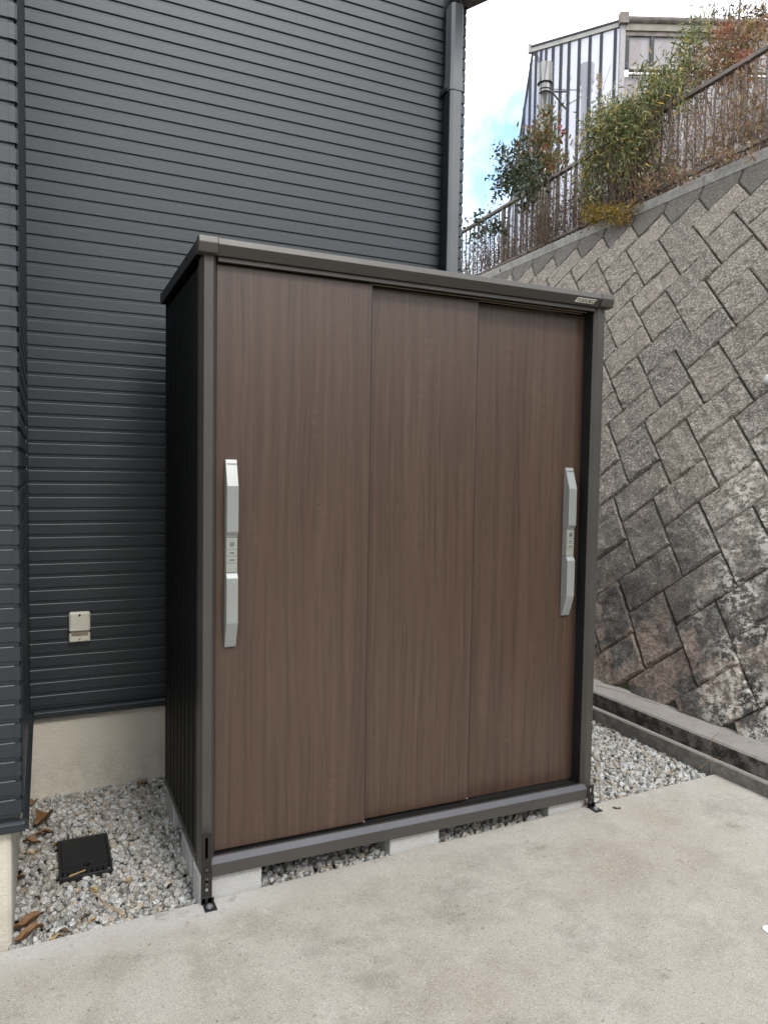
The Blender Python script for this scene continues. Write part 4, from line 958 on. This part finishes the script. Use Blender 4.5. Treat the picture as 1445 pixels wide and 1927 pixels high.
# drain cover
dc = Root('drain_cover', (-.335, .5, -.12), 'square black plastic drain cover with a round finger hole set in the gravel', 'drain cover')
zl = -.097
def sk(x, y): return (x, y)
mb = MB(); x0, x1, y0, y1 = -.425, -.246, .352, .652
for a, b in (((x0, y0), (x0+.009, y1)), ((x1-.009, y0), (x1, y1)), ((x0+.0095, y1-.009), (x1-.0095, y1)), ((x0+.0095, y0), (x1-.0095, y0+.012))): mb.box((a[0], a[1], zl-.06), (b[0], b[1], zl+.002))
mb.build('frame', m_lidblk, dc, bev=.001)
mb = MB(); hx, hy, hr = -.331, .432, .0125; lx0, lx1, ly0, ly1 = x0+.011, x1-.011, .432, y1-.011
# lid plate with a round hole straddling its front edge
ring = [(hx+hr*math.cos(t), hy+hr*math.sin(t)) for t in np.linspace(0, math.pi, 11)]
pl = [(lx0, ly0), (lx0, ly1), (lx1, ly1), (lx1, ly0)]+ring
mb.prism(pl, zl-.012, zl, 'z'); mb.build('lid', m_lidblk, dc)
mb = MB()
for i in range(7): x = lx0+.012+i*.0225; mb.box((x, ly0+.02, zl+.0002), (x+.0015, ly1-.01, zl+.0012))
for i in range(9): y = ly0+.022+i*.020; mb.box((lx0+.006, y, zl+.0002), (lx1-.006, y+.0015, zl+.0010))
mb.build('tread_ribs', m_lidblk, dc)
ring = [(hx+hr*math.cos(t), hy-.0005+hr*math.sin(t)) for t in np.linspace(0, -math.pi, 11)]
mb = MB(); pl = [(lx1, ly0-.0008), (lx1, .402), (lx0, .402), (lx0, ly0-.0008)]+ring[::-1]; mb.prism(pl, zl-.012, zl-.003, 'z')
for i in range(8): x = lx0+.004+i*.0195; mb.box((x, .367, zl-.010), (x+.011, .400, zl-.004))
mb.box((lx0, .3645, zl-.03), (lx1, .3665, zl-.002)); mb.build('slotted_front', m_lidblk, dc)
mb = MB(); mb.box((lx0, .366, zl-.05), (lx1, ly1, zl-.045)); mb.build('pit_floor', m_void, dc)
settle(dc)
# pine needles on the kerbs
def needle(label, A, Bq, zA, zB):
    a, b = at(*A, z=zA), at(*Bq, z=zB); m_ = (a+b)/2+np.array([0, .01, .004]); mb = MB(); mb.tube([a+[0, 0, .002], m_, b+[0, 0, .002]], .0013, .0009, 4)
    o = mb.build('pine_needle', m_dead, None); tag(o, label, 'pine needle', 'pine needles on the drain kerbs')
needle('long dark needle lying along the footing nearest the shed', (1120, 1290), (1212, 1316), .08, .08)
needle('needle at the foot of the wall following on from the longest one', (1212, 1318), (1243, 1329), .08, .08)
needle('reddish needle sticking up from the footing edge, to the right', (1336, 1403), (1351, 1381), .080, .080)
needle('thin needle crossing the drain gap onto the near kerb', (1316, 1447), (1355, 1426), .052, .080)
needle('curved pale needle against the large wall block', (1274, 1332), (1300, 1352), .085, .085)
# white cap on the driveway
p = at(1449, 1752, z=slab_z(1.58)); mb = MB(); mb.tube([(p[0], p[1], p[2]+.0005), (p[0], p[1], p[2]+.004)], .021, k=24); mb.tube([(p[0], p[1], p[2]+.0042), (p[0], p[1], p[2]+.006)], .016, k=24)
o = mb.build('white_cap', m_pvc); tag(o, 'small round white cap set in the driveway at the right edge', 'cap')
bpy.context.view_layer.update()
